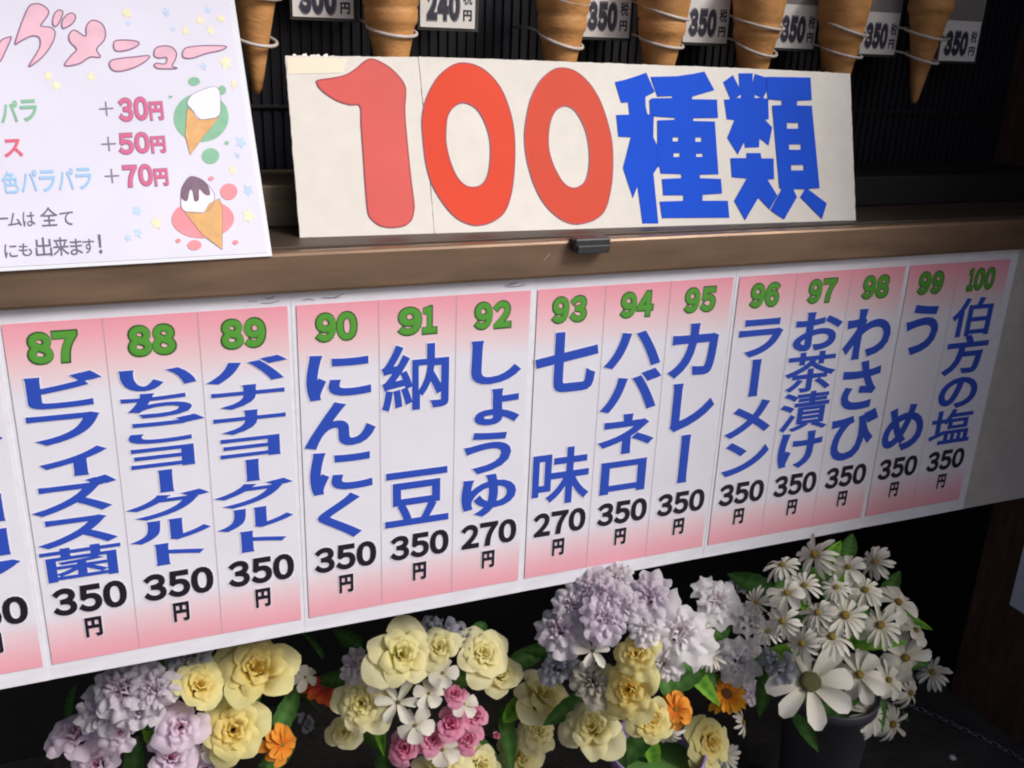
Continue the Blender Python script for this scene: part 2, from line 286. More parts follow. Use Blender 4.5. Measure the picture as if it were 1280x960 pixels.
# outlines measured in millimetres on their own boards
D = json.loads(r'''{"board":{"O":[0.3168,0.0545,0.066],"e":[0.99916,-0.04103,0.0],"u":[0.01537,0.37429,0.92718],"W":0.8034},"one":[[35.9,182.7],[37.3,186.5],[56.2,189.9],[71.5,194.0],[84.2,201.9],[93.6,209.8],[101.6,213.8],[111.0,212.2],[125.7,203.7],[137.0,191.7],[142.0,182.2],[142.3,172.6],[139.0,149.4],[138.6,110.9],[139.0,72.5],[140.2,37.9],[138.7,26.4],[134.7,16.9],[125.6,10.6],[110.0,8.8],[96.8,11.4],[87.9,18.1],[83.1,27.7],[82.7,57.9],[83.5,95.8],[84.2,133.6],[84.7,156.4],[72.0,158.1],[57.5,162.8],[45.2,170.9],[38.4,177.5]],"zeroA":[[[159.3,122.5],[160.3,141.9],[165.7,161.3],[174.4,178.9],[188.0,196.8],[205.3,209.0],[219.8,212.5],[237.9,209.0],[253.4,198.3],[266.3,180.7],[274.5,156.9],[278.3,130.9],[277.3,102.9],[272.9,71.1],[265.7,43.3],[255.4,23.7],[239.9,13.0],[223.0,8.7],[208.9,9.9],[191.6,19.3],[177.2,37.1],[165.5,60.6],[160.1,87.7]],[[188.4,122.6],[191.8,142.2],[199.4,154.7],[211.0,162.0],[221.1,161.3],[232.7,153.6],[241.3,136.6],[245.5,114.9],[243.6,91.1],[238.4,71.4],[229.9,59.7],[217.3,55.9],[205.5,60.0],[196.5,71.9],[190.3,91.4],[187.9,109.0]]],"zeroB":[[[292.0,114.9],[296.0,139.0],[305.1,167.3],[320.4,191.8],[339.1,206.5],[354.7,209.7],[371.8,205.2],[388.2,191.2],[401.6,168.8],[409.9,139.9],[413.7,111.0],[411.3,77.9],[405.2,49.0],[395.1,24.5],[381.3,12.6],[363.1,7.3],[347.7,6.9],[330.9,13.8],[313.2,30.4],[300.6,54.7],[293.1,86.9]],[[324.0,115.0],[327.8,135.2],[335.9,151.5],[347.5,159.4],[358.4,159.1],[368.5,149.8],[377.5,129.4],[380.4,104.8],[377.9,80.2],[370.8,61.9],[358.9,53.9],[348.0,54.0],[337.9,62.3],[328.9,80.6],[324.2,98.8]]],"shu":[[[[426.4,192.9],[440.5,196.1],[457.0,200.9],[473.7,206.6],[483.8,180.7],[469.0,173.8],[468.1,159.7],[469.8,150.4],[479.2,150.0],[475.2,119.5],[480.9,106.6],[478.8,80.5],[470.4,70.8],[470.8,3.9],[447.5,4.5],[445.2,54.8],[436.9,38.6],[426.4,78.5],[442.0,119.4],[424.0,120.1],[423.8,149.0],[443.2,149.7],[442.8,166.1],[432.6,165.3]]],[[[479.9,200.9],[519.8,202.8],[545.2,206.6],[562.5,210.3],[575.3,184.8],[540.5,175.5],[539.3,171.7],[578.2,171.8],[576.9,146.5],[538.7,145.7],[537.8,142.0],[571.5,141.5],[569.4,69.0],[540.3,68.4],[539.8,63.9],[572.6,62.3],[572.2,42.3],[541.6,41.1],[540.7,32.9],[580.2,32.2],[580.0,8.9],[477.2,11.0],[476.0,33.0],[511.6,33.5],[512.4,40.9],[482.3,41.4],[482.4,63.3],[512.1,64.2],[512.1,69.6],[481.3,70.7],[480.8,79.2],[477.5,81.7],[483.8,142.3],[510.8,143.5],[510.5,145.9],[480.1,147.6],[479.0,150.0],[473.9,150.5],[474.8,169.5],[478.3,172.0],[509.7,173.0],[510.0,175.5],[487.2,174.6]],[[504.1,119.6],[513.2,119.6],[512.6,113.9],[503.5,113.9]],[[538.8,119.7],[548.6,119.7],[547.9,113.5],[538.1,113.5]],[[503.3,98.2],[512.9,98.2],[512.3,92.8],[502.7,92.8]],[[537.8,97.4],[548.1,97.3],[547.7,92.9],[537.3,92.9]]]],"rui":[[[[590.8,196.4],[607.1,206.4],[615.8,188.1],[616.7,209.1],[639.2,209.7],[637.0,194.9],[642.9,209.0],[659.5,204.3],[659.5,185.1],[652.4,174.8],[660.6,174.4],[658.3,145.5],[652.0,144.6],[662.7,134.0],[653.9,108.4],[640.3,118.6],[638.1,105.9],[615.5,105.4],[615.0,113.5],[602.9,95.9],[588.8,119.0],[602.9,143.7],[591.0,144.9],[589.6,172.0],[599.7,172.7]],[[609.5,174.6],[617.3,179.8],[616.7,174.7]],[[639.2,180.1],[649.6,175.7],[638.6,175.0]]],[[[590.9,90.9],[616.8,90.8],[617.0,97.9],[639.5,97.8],[640.1,90.2],[659.9,90.1],[657.6,61.3],[646.6,60.6],[660.3,37.5],[645.5,18.7],[629.1,35.5],[604.5,4.8],[590.2,32.0],[613.7,62.5],[590.3,64.6]]],[[[660.2,205.1],[734.1,205.7],[732.6,173.4],[708.1,172.3],[706.7,165.3],[731.7,165.1],[731.5,47.4],[711.5,46.4],[741.3,25.2],[730.5,3.4],[698.1,35.0],[706.9,46.0],[687.3,46.8],[692.1,35.2],[667.6,4.2],[646.8,17.4],[668.5,47.1],[665.1,48.4],[666.1,164.7],[682.0,165.4],[682.7,172.1],[659.7,173.6]],[[687.3,140.6],[707.0,140.7],[706.0,132.2],[686.4,132.1]],[[687.5,110.2],[707.5,110.2],[706.6,102.2],[686.6,102.3]],[[687.6,80.9],[708.7,80.8],[707.8,72.8],[686.7,73.0]]]],"menu":{"O":[0.2741,-0.014,0.0628],"e":[0.99993,0.00752,0.00926],"u":[-0.00364,0.48478,0.87462]},"title":[[[-247.1,220.0],[-250.2,224.0],[-245.2,241.7],[-236.1,247.2],[-234.9,245.1],[-243.0,227.3]],[[-231.5,240.1],[-224.5,260.1],[-215.6,280.4],[-209.9,284.9],[-202.8,284.6],[-197.0,279.2],[-197.0,273.9],[-201.8,266.3],[-205.3,260.4],[-196.2,259.1],[-192.5,254.0],[-194.8,244.4],[-202.3,231.6],[-212.1,220.9],[-220.9,215.1],[-213.2,228.2],[-208.3,237.7],[-207.7,246.1],[-211.3,249.1],[-216.7,248.3],[-226.0,242.9]],[[-193.8,265.6],[-191.2,274.1],[-186.8,279.0],[-182.8,277.1],[-185.3,269.1],[-189.7,261.5],[-192.8,260.7]],[[-184.5,258.5],[-184.7,265.9],[-179.5,273.6],[-173.8,276.0],[-170.9,271.9],[-173.9,265.3],[-178.9,260.9]],[[-186.7,216.8],[-179.3,228.1],[-173.5,235.0],[-178.8,242.9],[-179.6,249.2],[-176.7,255.2],[-172.0,256.3],[-163.5,250.2],[-161.6,260.5],[-157.2,267.1],[-151.6,268.4],[-145.5,264.4],[-143.2,255.9],[-145.4,246.1],[-153.9,235.6],[-151.1,226.8],[-161.2,226.5],[-172.9,218.8]],[[-136.6,241.1],[-134.3,245.5],[-126.7,246.8],[-114.5,246.1],[-110.7,242.6],[-119.2,236.7],[-130.8,233.8],[-135.9,235.3]],[[-143.1,217.4],[-140.9,222.8],[-131.7,225.6],[-116.4,227.7],[-102.0,229.2],[-105.4,223.7],[-117.6,215.9],[-131.3,211.3],[-139.6,211.7]],[[-96.9,231.5],[-94.3,238.1],[-86.3,241.0],[-77.7,239.7],[-73.5,233.3],[-75.4,225.6],[-79.5,217.9],[-74.6,215.4],[-83.4,214.5],[-94.9,214.9],[-98.0,218.5],[-95.2,220.7],[-86.6,220.3],[-84.3,227.5],[-91.7,226.7],[-96.1,228.3]],[[-67.5,231.3],[-64.1,238.4],[-55.0,241.1],[-36.9,242.6],[-19.9,242.0],[-25.5,237.4],[-42.0,233.1],[-56.5,227.6],[-65.4,227.4]]],"mtext":[["パラ","green",[[-252.2,177.3],[-215.8,179.4],[-252.2,153.1]],0.03],["ス","red",[[-252.8,136.0],[-233.0,136.8],[-252.8,116.3]],0.03],["色パラパラ","blue",[[-257.2,101.9],[-171.3,104.4],[-257.2,78.3]],0.022],["＋","grey",[[-158.7,176.4],[-143.0,177.3],[-158.9,160.4]],0.0],["30円","pink",[[-139.5,180.2],[-93.4,182.8],[-139.9,154.2]],0.035],["＋","grey",[[-160.3,137.3],[-144.6,137.9],[-160.5,121.4]],0.0],["50円","pink",[[-143.5,140.8],[-95.3,142.8],[-143.9,117.6]],0.035],["＋","grey",[[-160.7,102.0],[-145.1,102.4],[-160.9,86.2]],0.0],["70円","pink",[[-142.5,105.2],[-96.9,106.5],[-142.8,81.4]],0.035],["ー","ink",[[-265.0,60.0],[-253.5,60.2],[-265.0,45.0]],0.005],["ム","ink",[[-255.2,58.0],[-241.4,58.2],[-255.2,43.8]],0.005],["は","ink",[[-241.4,58.4],[-229.0,58.6],[-241.4,43.2]],0.005],["全","ink",[[-225.6,63.0],[-207.8,63.2],[-225.7,42.6]],0.005],["て","ink",[[-207.6,57.3],[-193.4,57.4],[-207.7,42.8]],0.005],["に","ink",[[-260.8,25.7],[-247.9,25.7],[-260.8,11.6]],0.008],["も","ink",[[-247.9,25.9],[-234.8,25.9],[-247.9,12.6]],0.008],["出","ink",[[-232.9,31.1],[-216.0,31.2],[-233.0,11.0]],0.008],["来","ink",[[-216.8,30.4],[-200.4,30.5],[-216.9,11.0]],0.008],["ま","ink",[[-200.7,28.0],[-187.9,28.0],[-200.8,11.0]],0.008],["す","ink",[[-188.7,27.5],[-176.6,27.5],[-188.8,12.1]],0.008],["！","ink",[[-182.3,31.5],[-160.9,31.5],[-182.5,11.0]],0.02]],"icons":[["green",[[-27.1,158.7],[-29.6,149.8],[-34.7,141.9],[-41.8,135.6],[-50.4,131.7],[-59.4,130.3],[-68.1,131.8],[-75.5,135.8],[-81.1,142.0],[-84.2,149.8],[-84.6,158.5],[-82.3,167.2],[-77.4,175.1],[-70.4,181.4],[-61.9,185.6],[-52.9,187.1],[-44.0,185.8],[-36.4,181.8],[-30.6,175.5],[-27.4,167.5]]],["green",[[-42.3,114.2],[-43.1,111.4],[-44.7,108.9],[-46.9,106.9],[-49.6,105.6],[-52.5,105.2],[-55.3,105.7],[-57.7,107.0],[-59.5,109.1],[-60.5,111.6],[-60.6,114.4],[-59.8,117.2],[-58.2,119.7],[-56.0,121.6],[-53.3,122.9],[-50.4,123.3],[-47.6,122.8],[-45.2,121.5],[-43.4,119.5],[-42.4,117.0]]],["green",[[-52.6,200.4],[-53.1,198.8],[-54.1,197.4],[-55.6,196.3],[-57.4,195.5],[-59.3,195.2],[-61.2,195.4],[-62.8,196.1],[-64.1,197.3],[-64.8,198.6],[-64.9,200.2],[-64.4,201.8],[-63.4,203.2],[-61.9,204.4],[-60.1,205.2],[-58.2,205.4],[-56.3,205.2],[-54.7,204.5],[-53.4,203.4],[-52.8,202.0]]],["green",[[-25.9,190.4],[-26.4,188.7],[-27.2,187.2],[-28.3,186.0],[-29.6,185.2],[-31.0,184.9],[-32.4,185.2],[-33.5,185.9],[-34.4,187.1],[-34.8,188.6],[-34.9,190.2],[-34.4,191.9],[-33.6,193.4],[-32.5,194.6],[-31.2,195.4],[-29.8,195.7],[-28.4,195.5],[-27.3,194.7],[-26.4,193.5],[-26.0,192.0]]],["green",[[-30.4,128.9],[-30.6,128.3],[-31.0,127.7],[-31.5,127.2],[-32.2,126.9],[-32.9,126.8],[-33.5,126.9],[-34.1,127.2],[-34.6,127.7],[-34.8,128.3],[-34.8,129.0],[-34.6,129.6],[-34.2,130.2],[-33.7,130.7],[-33.0,131.0],[-32.4,131.1],[-31.7,131.0],[-31.1,130.7],[-30.7,130.2],[-30.4,129.6]]],["green",[[-83.1,182.4],[-83.2,181.9],[-83.6,181.5],[-84.1,181.2],[-84.7,181.0],[-85.4,180.9],[-86.0,181.0],[-86.6,181.2],[-87.0,181.5],[-87.3,181.9],[-87.4,182.3],[-87.2,182.8],[-86.9,183.2],[-86.3,183.5],[-85.7,183.7],[-85.1,183.8],[-84.4,183.7],[-83.8,183.5],[-83.4,183.2],[-83.1,182.8]]],["rose",[[-35.3,42.3],[-37.7,35.7],[-43.1,29.8],[-50.8,25.4],[-60.1,22.8],[-70.2,22.2],[-79.9,23.6],[-88.3,27.0],[-94.8,32.0],[-98.6,38.0],[-99.4,44.6],[-97.1,51.1],[-92.0,56.9],[-84.5,61.4],[-75.3,64.1],[-65.2,64.9],[-55.4,63.5],[-46.7,60.2],[-40.0,55.2],[-36.1,49.0]]],["rose",[[-28.1,72.8],[-28.9,70.0],[-30.5,67.5],[-32.7,65.5],[-35.4,64.2],[-38.2,63.9],[-40.9,64.4],[-43.2,65.8],[-45.0,67.9],[-45.9,70.4],[-46.0,73.3],[-45.3,76.2],[-43.7,78.7],[-41.5,80.7],[-38.8,81.9],[-36.0,82.3],[-33.3,81.8],[-30.9,80.4],[-29.1,78.3],[-28.2,75.7]]],["rose",[[-72.3,14.6],[-72.9,12.9],[-74.1,11.4],[-75.8,10.3],[-77.9,9.6],[-80.1,9.4],[-82.3,9.8],[-84.2,10.7],[-85.7,12.0],[-86.5,13.6],[-86.7,15.3],[-86.1,17.0],[-84.9,18.4],[-83.2,19.6],[-81.1,20.3],[-78.9,20.5],[-76.7,20.1],[-74.8,19.2],[-73.3,17.9],[-72.5,16.3]]],["rose",[[-33.9,15.6],[-34.2,14.8],[-34.7,14.1],[-35.4,13.6],[-36.3,13.3],[-37.3,13.2],[-38.2,13.4],[-39.0,13.8],[-39.6,14.4],[-40.0,15.1],[-40.0,15.9],[-39.8,16.7],[-39.3,17.4],[-38.5,17.9],[-37.6,18.2],[-36.7,18.3],[-35.7,18.2],[-34.9,17.8],[-34.3,17.2],[-34.0,16.4]]],["rose",[[-92.8,20.6],[-93.0,19.9],[-93.5,19.3],[-94.1,18.8],[-94.8,18.5],[-95.6,18.5],[-96.3,18.6],[-97.0,19.0],[-97.5,19.5],[-97.8,20.1],[-97.8,20.9],[-97.6,21.6],[-97.2,22.2],[-96.6,22.7],[-95.9,22.9],[-95.1,23.0],[-94.3,22.9],[-93.6,22.5],[-93.1,22.0],[-92.9,21.3]]],["rose",[[-51.0,88.6],[-51.2,87.9],[-51.7,87.2],[-52.4,86.7],[-53.2,86.4],[-54.1,86.3],[-54.9,86.4],[-55.7,86.8],[-56.3,87.3],[-56.6,88.0],[-56.6,88.7],[-56.4,89.4],[-55.9,90.1],[-55.2,90.6],[-54.4,90.9],[-53.5,91.0],[-52.7,90.9],[-51.9,90.5],[-51.4,90.0],[-51.0,89.3]]]],"icons2":[["cone",[[-69.5,169.3],[-75.1,138.3],[-72.3,115.7],[-54.6,138.2],[-45.8,147.8],[-37.5,158.6],[-56.9,155.5],[-63.4,165.8]]],["cream",[[-68.9,174.1],[-63.5,183.8],[-51.9,190.0],[-38.1,194.3],[-33.2,189.1],[-33.6,176.9],[-37.8,159.9],[-57.9,156.2],[-65.3,168.1]]],["cream",[[-87.6,56.2],[-86.2,72.5],[-81.2,84.1],[-69.9,89.7],[-57.9,81.2],[-52.7,66.9],[-62.4,51.9],[-78.6,50.8]]],["cone",[[-85.8,52.7],[-65.8,50.4],[-59.3,60.0],[-47.8,65.6],[-45.8,54.9],[-51.8,8.3],[-70.7,26.6]]]],"icons3":[["choc",[[-86.7,67.8],[-84.9,79.5],[-76.2,91.0],[-66.7,89.6],[-58.9,82.4],[-57.0,70.5],[-62.4,70.7],[-67.5,76.7],[-69.5,65.0],[-73.9,64.0],[-74.8,74.5],[-77.3,75.8],[-81.4,64.2]]]],"splat":[["y",-119.9,277.8,7],["b",-119.4,266.7,4],["b",-78.5,280.6,6],["b",-34.0,285.5,5],["y",-44.1,272.6,6],["y",-21.4,275.5,6],["y",-60.8,259.6,6],["y",-34.4,260.7,6],["b",-74.0,261.0,4],["y",-22.5,223.0,9],["b",-47.0,217.7,5],["y",-203.7,204.3,6],["y",-197.0,194.6,6],["y",-162.2,204.2,6],["y",-16.9,197.6,6],["b",-17.5,129.2,8],["b",-22.7,114.4,4],["b",-131.9,55.6,7],["b",-133.7,31.2,6],["b",-144.4,26.4,5],["y",-115.3,40.9,8],["b",-16.5,73.7,7],["y",-20.1,44.6,9],["y",-144.2,5.6,10],["y",-112.9,11.0,7],["y",-30.6,97.9,6],["y",-215.0,2.5,6]],"cones":[[0.292,0.236],[0.46,0.249],[0.692,0.254],[0.846,0.257],[1.005,0.26],[1.159,0.264],[1.317,0.249]],"tags":[[0.34,0.424,0.31],[0.507,0.582,0.304],[0.739,0.813,0.3],[0.901,0.976,0.298],[1.062,1.134,0.295],[1.222,1.293,0.291],[1.385,1.464,0.285]]}''')
FL = json.loads(r'''{"A":{"core":[0.146,0.16,-0.712],"fl":[["yrose",0.237,0.066,-0.529,0.0568],["yrose",0.198,0.04,-0.597,0.0497],["yrose",0.16,0.035,-0.513,0.0344],["lrose",0.133,0.031,-0.568,0.0397],["lrose",0.117,0.04,-0.621,0.0404],["lrose",0.004,0.108,-0.603,0.0429],["lrose",0.025,0.091,-0.646,0.0388],["lrose",0.061,0.054,-0.572,0.0292],["lav",0.068,0.056,-0.509,0.0411],["lav",0.107,0.039,-0.507,0.0328],["lav",0.041,0.07,-0.548,0.0333],["dust",0.152,0.067,-0.489,0.0317],["orange",0.267,0.085,-0.677,0.0301],["red",0.339,0.128,-0.628,0.0287],["small",0.311,0.128,-0.603,0.0189],["dust",0.313,0.144,-0.7,0.0195],["leaf",0.089,0.074,-0.574,0.0373],["leaf",0.273,0.114,-0.658,0.0446],["leaf",0.332,0.163,-0.574,0.0481],["leaf",0.181,0.069,-0.578,0.0382],["leaf",0.073,0.087,-0.643,0.0436],["leaf",0.256,0.115,-0.727,0.0416],["leaf",0.121,0.081,-0.501,0.0318],["leaf",0.163,0.074,-0.659,0.0389],["leaf",-0.001,0.157,-0.577,0.033],["lav",0.084,0.043,-0.537,0.0289],["leaf",0.178,0.072,-0.547,0.039],["leaf",0.224,0.084,-0.594,0.0403],["bleaf",0.097,0.073,-0.605,0.0301],["leaf",0.313,0.157,-0.657,0.0414],["small",0.173,0.039,-0.623,0.0194],["lrose",0.161,0.046,-0.658,0.0327]]},"B":{"core":[0.535,0.13,-0.778],"fl":[["crose",0.429,0.026,-0.521,0.0503],["crose",0.376,0.04,-0.601,0.0477],["crose",0.355,0.068,-0.666,0.028],["crose",0.483,0.018,-0.517,0.0293],["crose",0.547,0.02,-0.545,0.0462],["crose",0.578,0.019,-0.588,0.033],["crose",0.663,0.051,-0.672,0.05],["crose",0.657,0.048,-0.734,0.0354],["crose",0.623,0.042,-0.773,0.0479],["crose",0.485,0.018,-0.728,0.0428],["star",0.421,0.012,-0.589,0.0338],["small",0.445,0.006,-0.63,0.0262],["small",0.485,0.006,-0.551,0.0237],["small",0.487,0.009,-0.687,0.0281],["small",0.463,0.003,-0.578,0.0226],["lav",0.373,0.061,-0.547,0.0249],["prose",0.495,0.001,-0.639,0.0312],["prose",0.534,0.004,-0.636,0.0233],["prose",0.432,0.017,-0.674,0.0324],["prose",0.502,0.001,-0.588,0.0217],["bud",0.571,0.015,-0.691,0.0168],["dust",0.493,0.052,-0.512,0.0323],["dust",0.527,0.044,-0.533,0.0326],["small",0.394,0.031,-0.558,0.0202],["leaf",0.604,0.053,-0.714,0.0523],["leaf",0.383,0.12,-0.553,0.0354],["leaf",0.402,0.068,-0.693,0.0357],["leaf",0.56,0.048,-0.737,0.0432],["leaf",0.468,0.044,-0.572,0.0405],["leaf",0.73,0.116,-0.791,0.0405],["leaf",0.415,0.074,-0.747,0.0425],["leaf",0.529,0.04,-0.598,0.0354],["leaf",0.565,0.075,-0.538,0.03],["bleaf",0.615,0.056,-0.69,0.0398],["leaf",0.456,0.044,-0.583,0.037],["leaf",0.633,0.075,-0.612,0.0422],["prose",0.469,0.006,-0.663,0.0231],["prose",0.525,0.007,-0.679,0.0259],["small",0.515,0.001,-0.608,0.0207],["leaf",0.364,0.105,-0.604,0.0401],["bleaf",0.406,0.059,-0.652,0.0352],["crose",0.551,0.021,-0.743,0.0364]]},"C":{"core":[0.853,0.04,-0.73],"fl":[["lav",0.65,-0.022,-0.497,0.0377],["lav",0.698,-0.016,-0.444,0.0344],["lav",0.773,-0.054,-0.448,0.0389],["lav",0.671,-0.013,-0.465,0.0287],["wrose",0.907,-0.029,-0.498,0.0413],["dust",0.989,0.028,-0.521,0.0258],["lwrose",0.7,-0.058,-0.465,0.0393],["dust",0.652,-0.013,-0.569,0.0328],["wrose",0.815,-0.077,-0.505,0.0485],["wrose",0.755,-0.078,-0.483,0.0283],["wrose",1.002,-0.001,-0.575,0.0386],["wrose",0.957,-0.043,-0.61,0.0401],["lav",0.73,-0.058,-0.452,0.0316],["lav",1.007,-0.024,-0.694,0.0235],["yrose",0.735,-0.086,-0.575,0.0503],["yrose",0.742,-0.087,-0.517,0.0361],["crose",0.698,-0.054,-0.659,0.0472],["yrose",0.911,-0.047,-0.748,0.0459],["dustrose",0.694,-0.051,-0.576,0.0347],["yrose",0.779,-0.08,-0.645,0.0355],["star",0.681,-0.068,-0.51,0.0269],["daisy",0.882,-0.069,-0.567,0.0252],["daisy",0.819,-0.072,-0.682,0.0278],["daisy",0.994,-0.024,-0.751,0.0277],["daisy",0.856,-0.066,-0.514,0.0212],["gerb",0.928,-0.057,-0.654,0.0324],["orange",0.82,-0.081,-0.636,0.0286],["leaf",0.852,-0.05,-0.614,0.0462],["leaf",0.8,-0.032,-0.725,0.0473],["leaf",0.932,-0.016,-0.563,0.0438],["leaf",0.84,-0.05,-0.575,0.0421],["leaf",0.687,-0.017,-0.639,0.0419],["leaf",0.901,-0.014,-0.793,0.0458],["leaf",0.76,-0.022,-0.73,0.0435],["leaf",0.657,0.013,-0.56,0.0356],["leaf",0.895,-0.041,-0.631,0.0435],["leaf",1.081,0.043,-0.671,0.0411],["bleaf",0.876,-0.045,-0.616,0.0368],["leaf",0.822,-0.053,-0.618,0.0386],["wrose",0.787,-0.089,-0.542,0.0299],["bleaf",0.823,-0.026,-0.752,0.0354],["leaf",0.676,-0.018,-0.578,0.0377],["daisy",0.976,-0.013,-0.823,0.0268],["wrose",0.738,-0.016,-0.43,0.0254],["lav",0.713,-0.04,-0.443,0.0317]]},"D":{"core":[1.18,-0.02,-0.719],"fl":[["big",1.013,-0.139,-0.595,0.0646],["daisy",0.984,-0.141,-0.517,0.0291],["daisy",0.958,-0.123,-0.485,0.0255],["daisy",1.006,-0.138,-0.472,0.0278],["daisy",1.054,-0.142,-0.484,0.0317],["wide",1.103,-0.144,-0.599,0.0378],["daisy",1.164,-0.121,-0.703,0.0424],["wide",1.213,-0.123,-0.607,0.0432],["daisy",1.259,-0.106,-0.699,0.0318],["daisy",1.33,-0.083,-0.693,0.0326],["daisy",1.104,-0.122,-0.463,0.0323],["daisy",0.993,-0.064,-0.433,0.0287],["daisy",1.044,-0.073,-0.419,0.0361],["daisy",1.158,-0.08,-0.448,0.031],["daisy",0.997,-0.113,-0.439,0.021],["wide",1.186,-0.112,-0.508,0.0335],["wide",1.239,-0.109,-0.572,0.0332],["daisy",1.133,-0.136,-0.522,0.0328],["daisy",1.031,-0.148,-0.513,0.0293],["wide",0.971,-0.108,-0.45,0.0256],["daisy",0.943,-0.079,-0.476,0.0213],["dust",0.977,-0.104,-0.576,0.0313],["wide",1.085,-0.101,-0.433,0.0288],["daisy",1.248,-0.094,-0.768,0.0324],["daisy",1.046,-0.124,-0.446,0.0258],["wide",1.178,-0.131,-0.636,0.0303],["daisy",0.943,-0.113,-0.506,0.021],["bleaf",1.101,-0.083,-0.471,0.0515],["leaf",0.985,-0.037,-0.486,0.0467],["leaf",1.01,-0.062,-0.466,0.0388],["bleaf",1.13,-0.111,-0.567,0.0447],["leaf",1.065,-0.088,-0.472,0.0425],["leaf",1.058,-0.081,-0.704,0.0449],["leaf",1.205,-0.1,-0.634,0.0452],["leaf",1.13,-0.103,-0.675,0.0486],["leaf",1.13,-0.081,-0.747,0.0461],["leaf",1.201,-0.076,-0.513,0.0382],["leaf",1.309,-0.061,-0.785,0.0488],["leaf",0.989,-0.075,-0.629,0.0435],["bleaf",1.016,-0.088,-0.483,0.036],["bleaf",1.072,-0.067,-0.453,0.0417],["leaf",1.123,-0.1,-0.509,0.0419],["bleaf",1.236,-0.082,-0.564,0.0389],["leaf",1.036,-0.108,-0.523,0.0385],["bleaf",0.999,-0.098,-0.564,0.0364],["leaf",1.195,-0.097,-0.688,0.0444],["bleaf",1.303,-0.072,-0.653,0.0377],["leaf",1.141,-0.038,-0.451,0.0355]]}}''')
# ------------------------------------------------------------------ the setting
def quadgrid(name, x0, x1, y0, y1, n=2):
    return mesh(name, [(x0, y0, 0), (x1, y0, 0), (x1, y1, 0), (x0, y1, 0)], [(0, 1, 2, 3)])
g = link('ground', quadgrid('ground', -120, 120, -120, 120), None, (0, 0, 0), [M['asphalt']]); g['kind'] = 'structure'

def solid(name, lo, hi, m, label, cat, bevel=.002):
    lo = (lo[0], lo[1], lo[2] + Z0); hi = (hi[0], hi[1], hi[2] + Z0)
    c = Vector(((lo[0]+hi[0])/2, (lo[1]+hi[1])/2, lo[2]))
    me = box_mesh(name, Vector(lo) - c, Vector(hi) - c, bevel)
    return tag(link(name, me, None, c, [m]), label, cat)

WX = 1.632
solid('back_panel', (-1.2, .52, -.95), (3.2, .55, .016), M['dark'], 'black painted panel closing the recess behind the artificial flowers', 'panel')
# ribbed black display wall behind the cones
V = []; F = []; x = -1.2; k = 0
prof = []
while x < WX + .03:
    prof += [(x, .272), (x + .0085, .272), (x + .0095, .2755), (x + .0125, .2755), (x + .0135, .272)]; x += .0135
for (px, py) in prof:
    V += [(px, py, .066 + Z0), (px, py, .95 + Z0)]
for i in range(len(prof) - 1): F.append((2*i, 2*i+2, 2*i+3, 2*i+1))
n0 = len(V); V += [(-1.2, .30, .066 + Z0), (WX + .03, .30, .066 + Z0), (WX + .03, .30, .95 + Z0), (-1.2, .30, .95 + Z0)]; F.append((n0, n0+3, n0+2, n0+1))
dw = link('display_wall', mesh('display_wall', V, F), None, None, [M['ribs']])
tag(dw, 'black ribbed display wall behind the ice cream cones', 'wall')
link('seam_rail', box_mesh('seam_rail', (-1.2, .266, .196 + Z0), (WX - .01, .2715, .2 + Z0), .0005), dw, None, [M['dark']])
solid('side_post', (WX, -.68, -.95), (WX + .09, .115, .0155), M['wood'], 'dark brown wooden side post at the right end of the flower recess', 'post')  # front reach lengthened out of view to shade the right end
solid('light_stop_panel', (WX + .03, .1155, -.95), (WX + .06, .519, .016), M['dark'], 'black board added behind the brown post to keep light out of the recess', 'panel')  # added board, stops stray light getting in behind the post
solid('side_wall', (WX, -.68, .0165), (WX + .09, .30, .95), M['wood'], 'dark brown wooden wall closing the right side of the cone display', 'wall')  # also drawn out forward, past the view, to darken the right side
solid('added_canopy', (-1.4, -.25, .955), (WX + .1, .6, .99), M['dark'], 'unseen board roof added to shade the ice cream cone display', 'roof')  # out of view, added so the cones and recess stay in shade

sh = empty('display_shelf', (0.2, .05, .04 + Z0), 'brown metal fronted shelf between the white sign board and the pink price sheets', 'shelf')
def part(name, lo, hi, m, par, bevel=.002):
    base = par.location
    return link(name, box_mesh(name, Vector((lo[0], lo[1], lo[2] + Z0)) - base, Vector((hi[0], hi[1], hi[2] + Z0)) - base, bevel), par, None, [m])
part('front_rail', (-1.2, -.0125, .0165), (WX - .002, .006, .0635), M['rail'], sh, .004)
part('shelf_board', (-1.2, .0065, .045), (WX - .002, .269, .066), M['railtop'], sh, .001)
part('riser', (-1.2, .121, .0665), (.42, .262, .117), M['riser'], sh, .002)
part('riser', (.42, .1225, .0665), (WX - .002, .262, .112), M['dark'], sh, .002)
for xx, zz, ll, sl_ in ((.60, .040, .009, .9), (.86, .0585, .007, .2), (1.24, .044, .012, 1.3), (1.30, .042, .012, 1.3)):
    s2 = Sheetwork(); s2.stroke([(xx, zz), (xx + ll*.5, zz + ll*sl_*.45), (xx + ll, zz + ll*sl_)], .0011, .0131, 0, False)
    q = s2.build('scratch', sh, [M['scratch']], 'wall'); q.location = Vector((0, 0, Z0)) - sh.location
cl = empty('plastic_clip', (.6605, -.018, .058 + Z0), 'small dark grey plastic clip on the brown shelf edge under the second red zero', 'clip')
link('clip_body', box_mesh('clip_body', (-.0245, -.008, -.0075), (.0245, .012, .0095), .0025), cl, None, [M['clip']])
link('clip_lip', box_mesh('clip_lip', (-.022, -.0115, -.009), (.022, -.0082, .001), .001), cl, None, [M['clip']])
bb = solid('backing_board', (-1.2, .001, -.437), (WX - .003, .016, .0155), M['dark'], 'black board hanging under the shelf that carries the pink price sheets', 'board', .001)

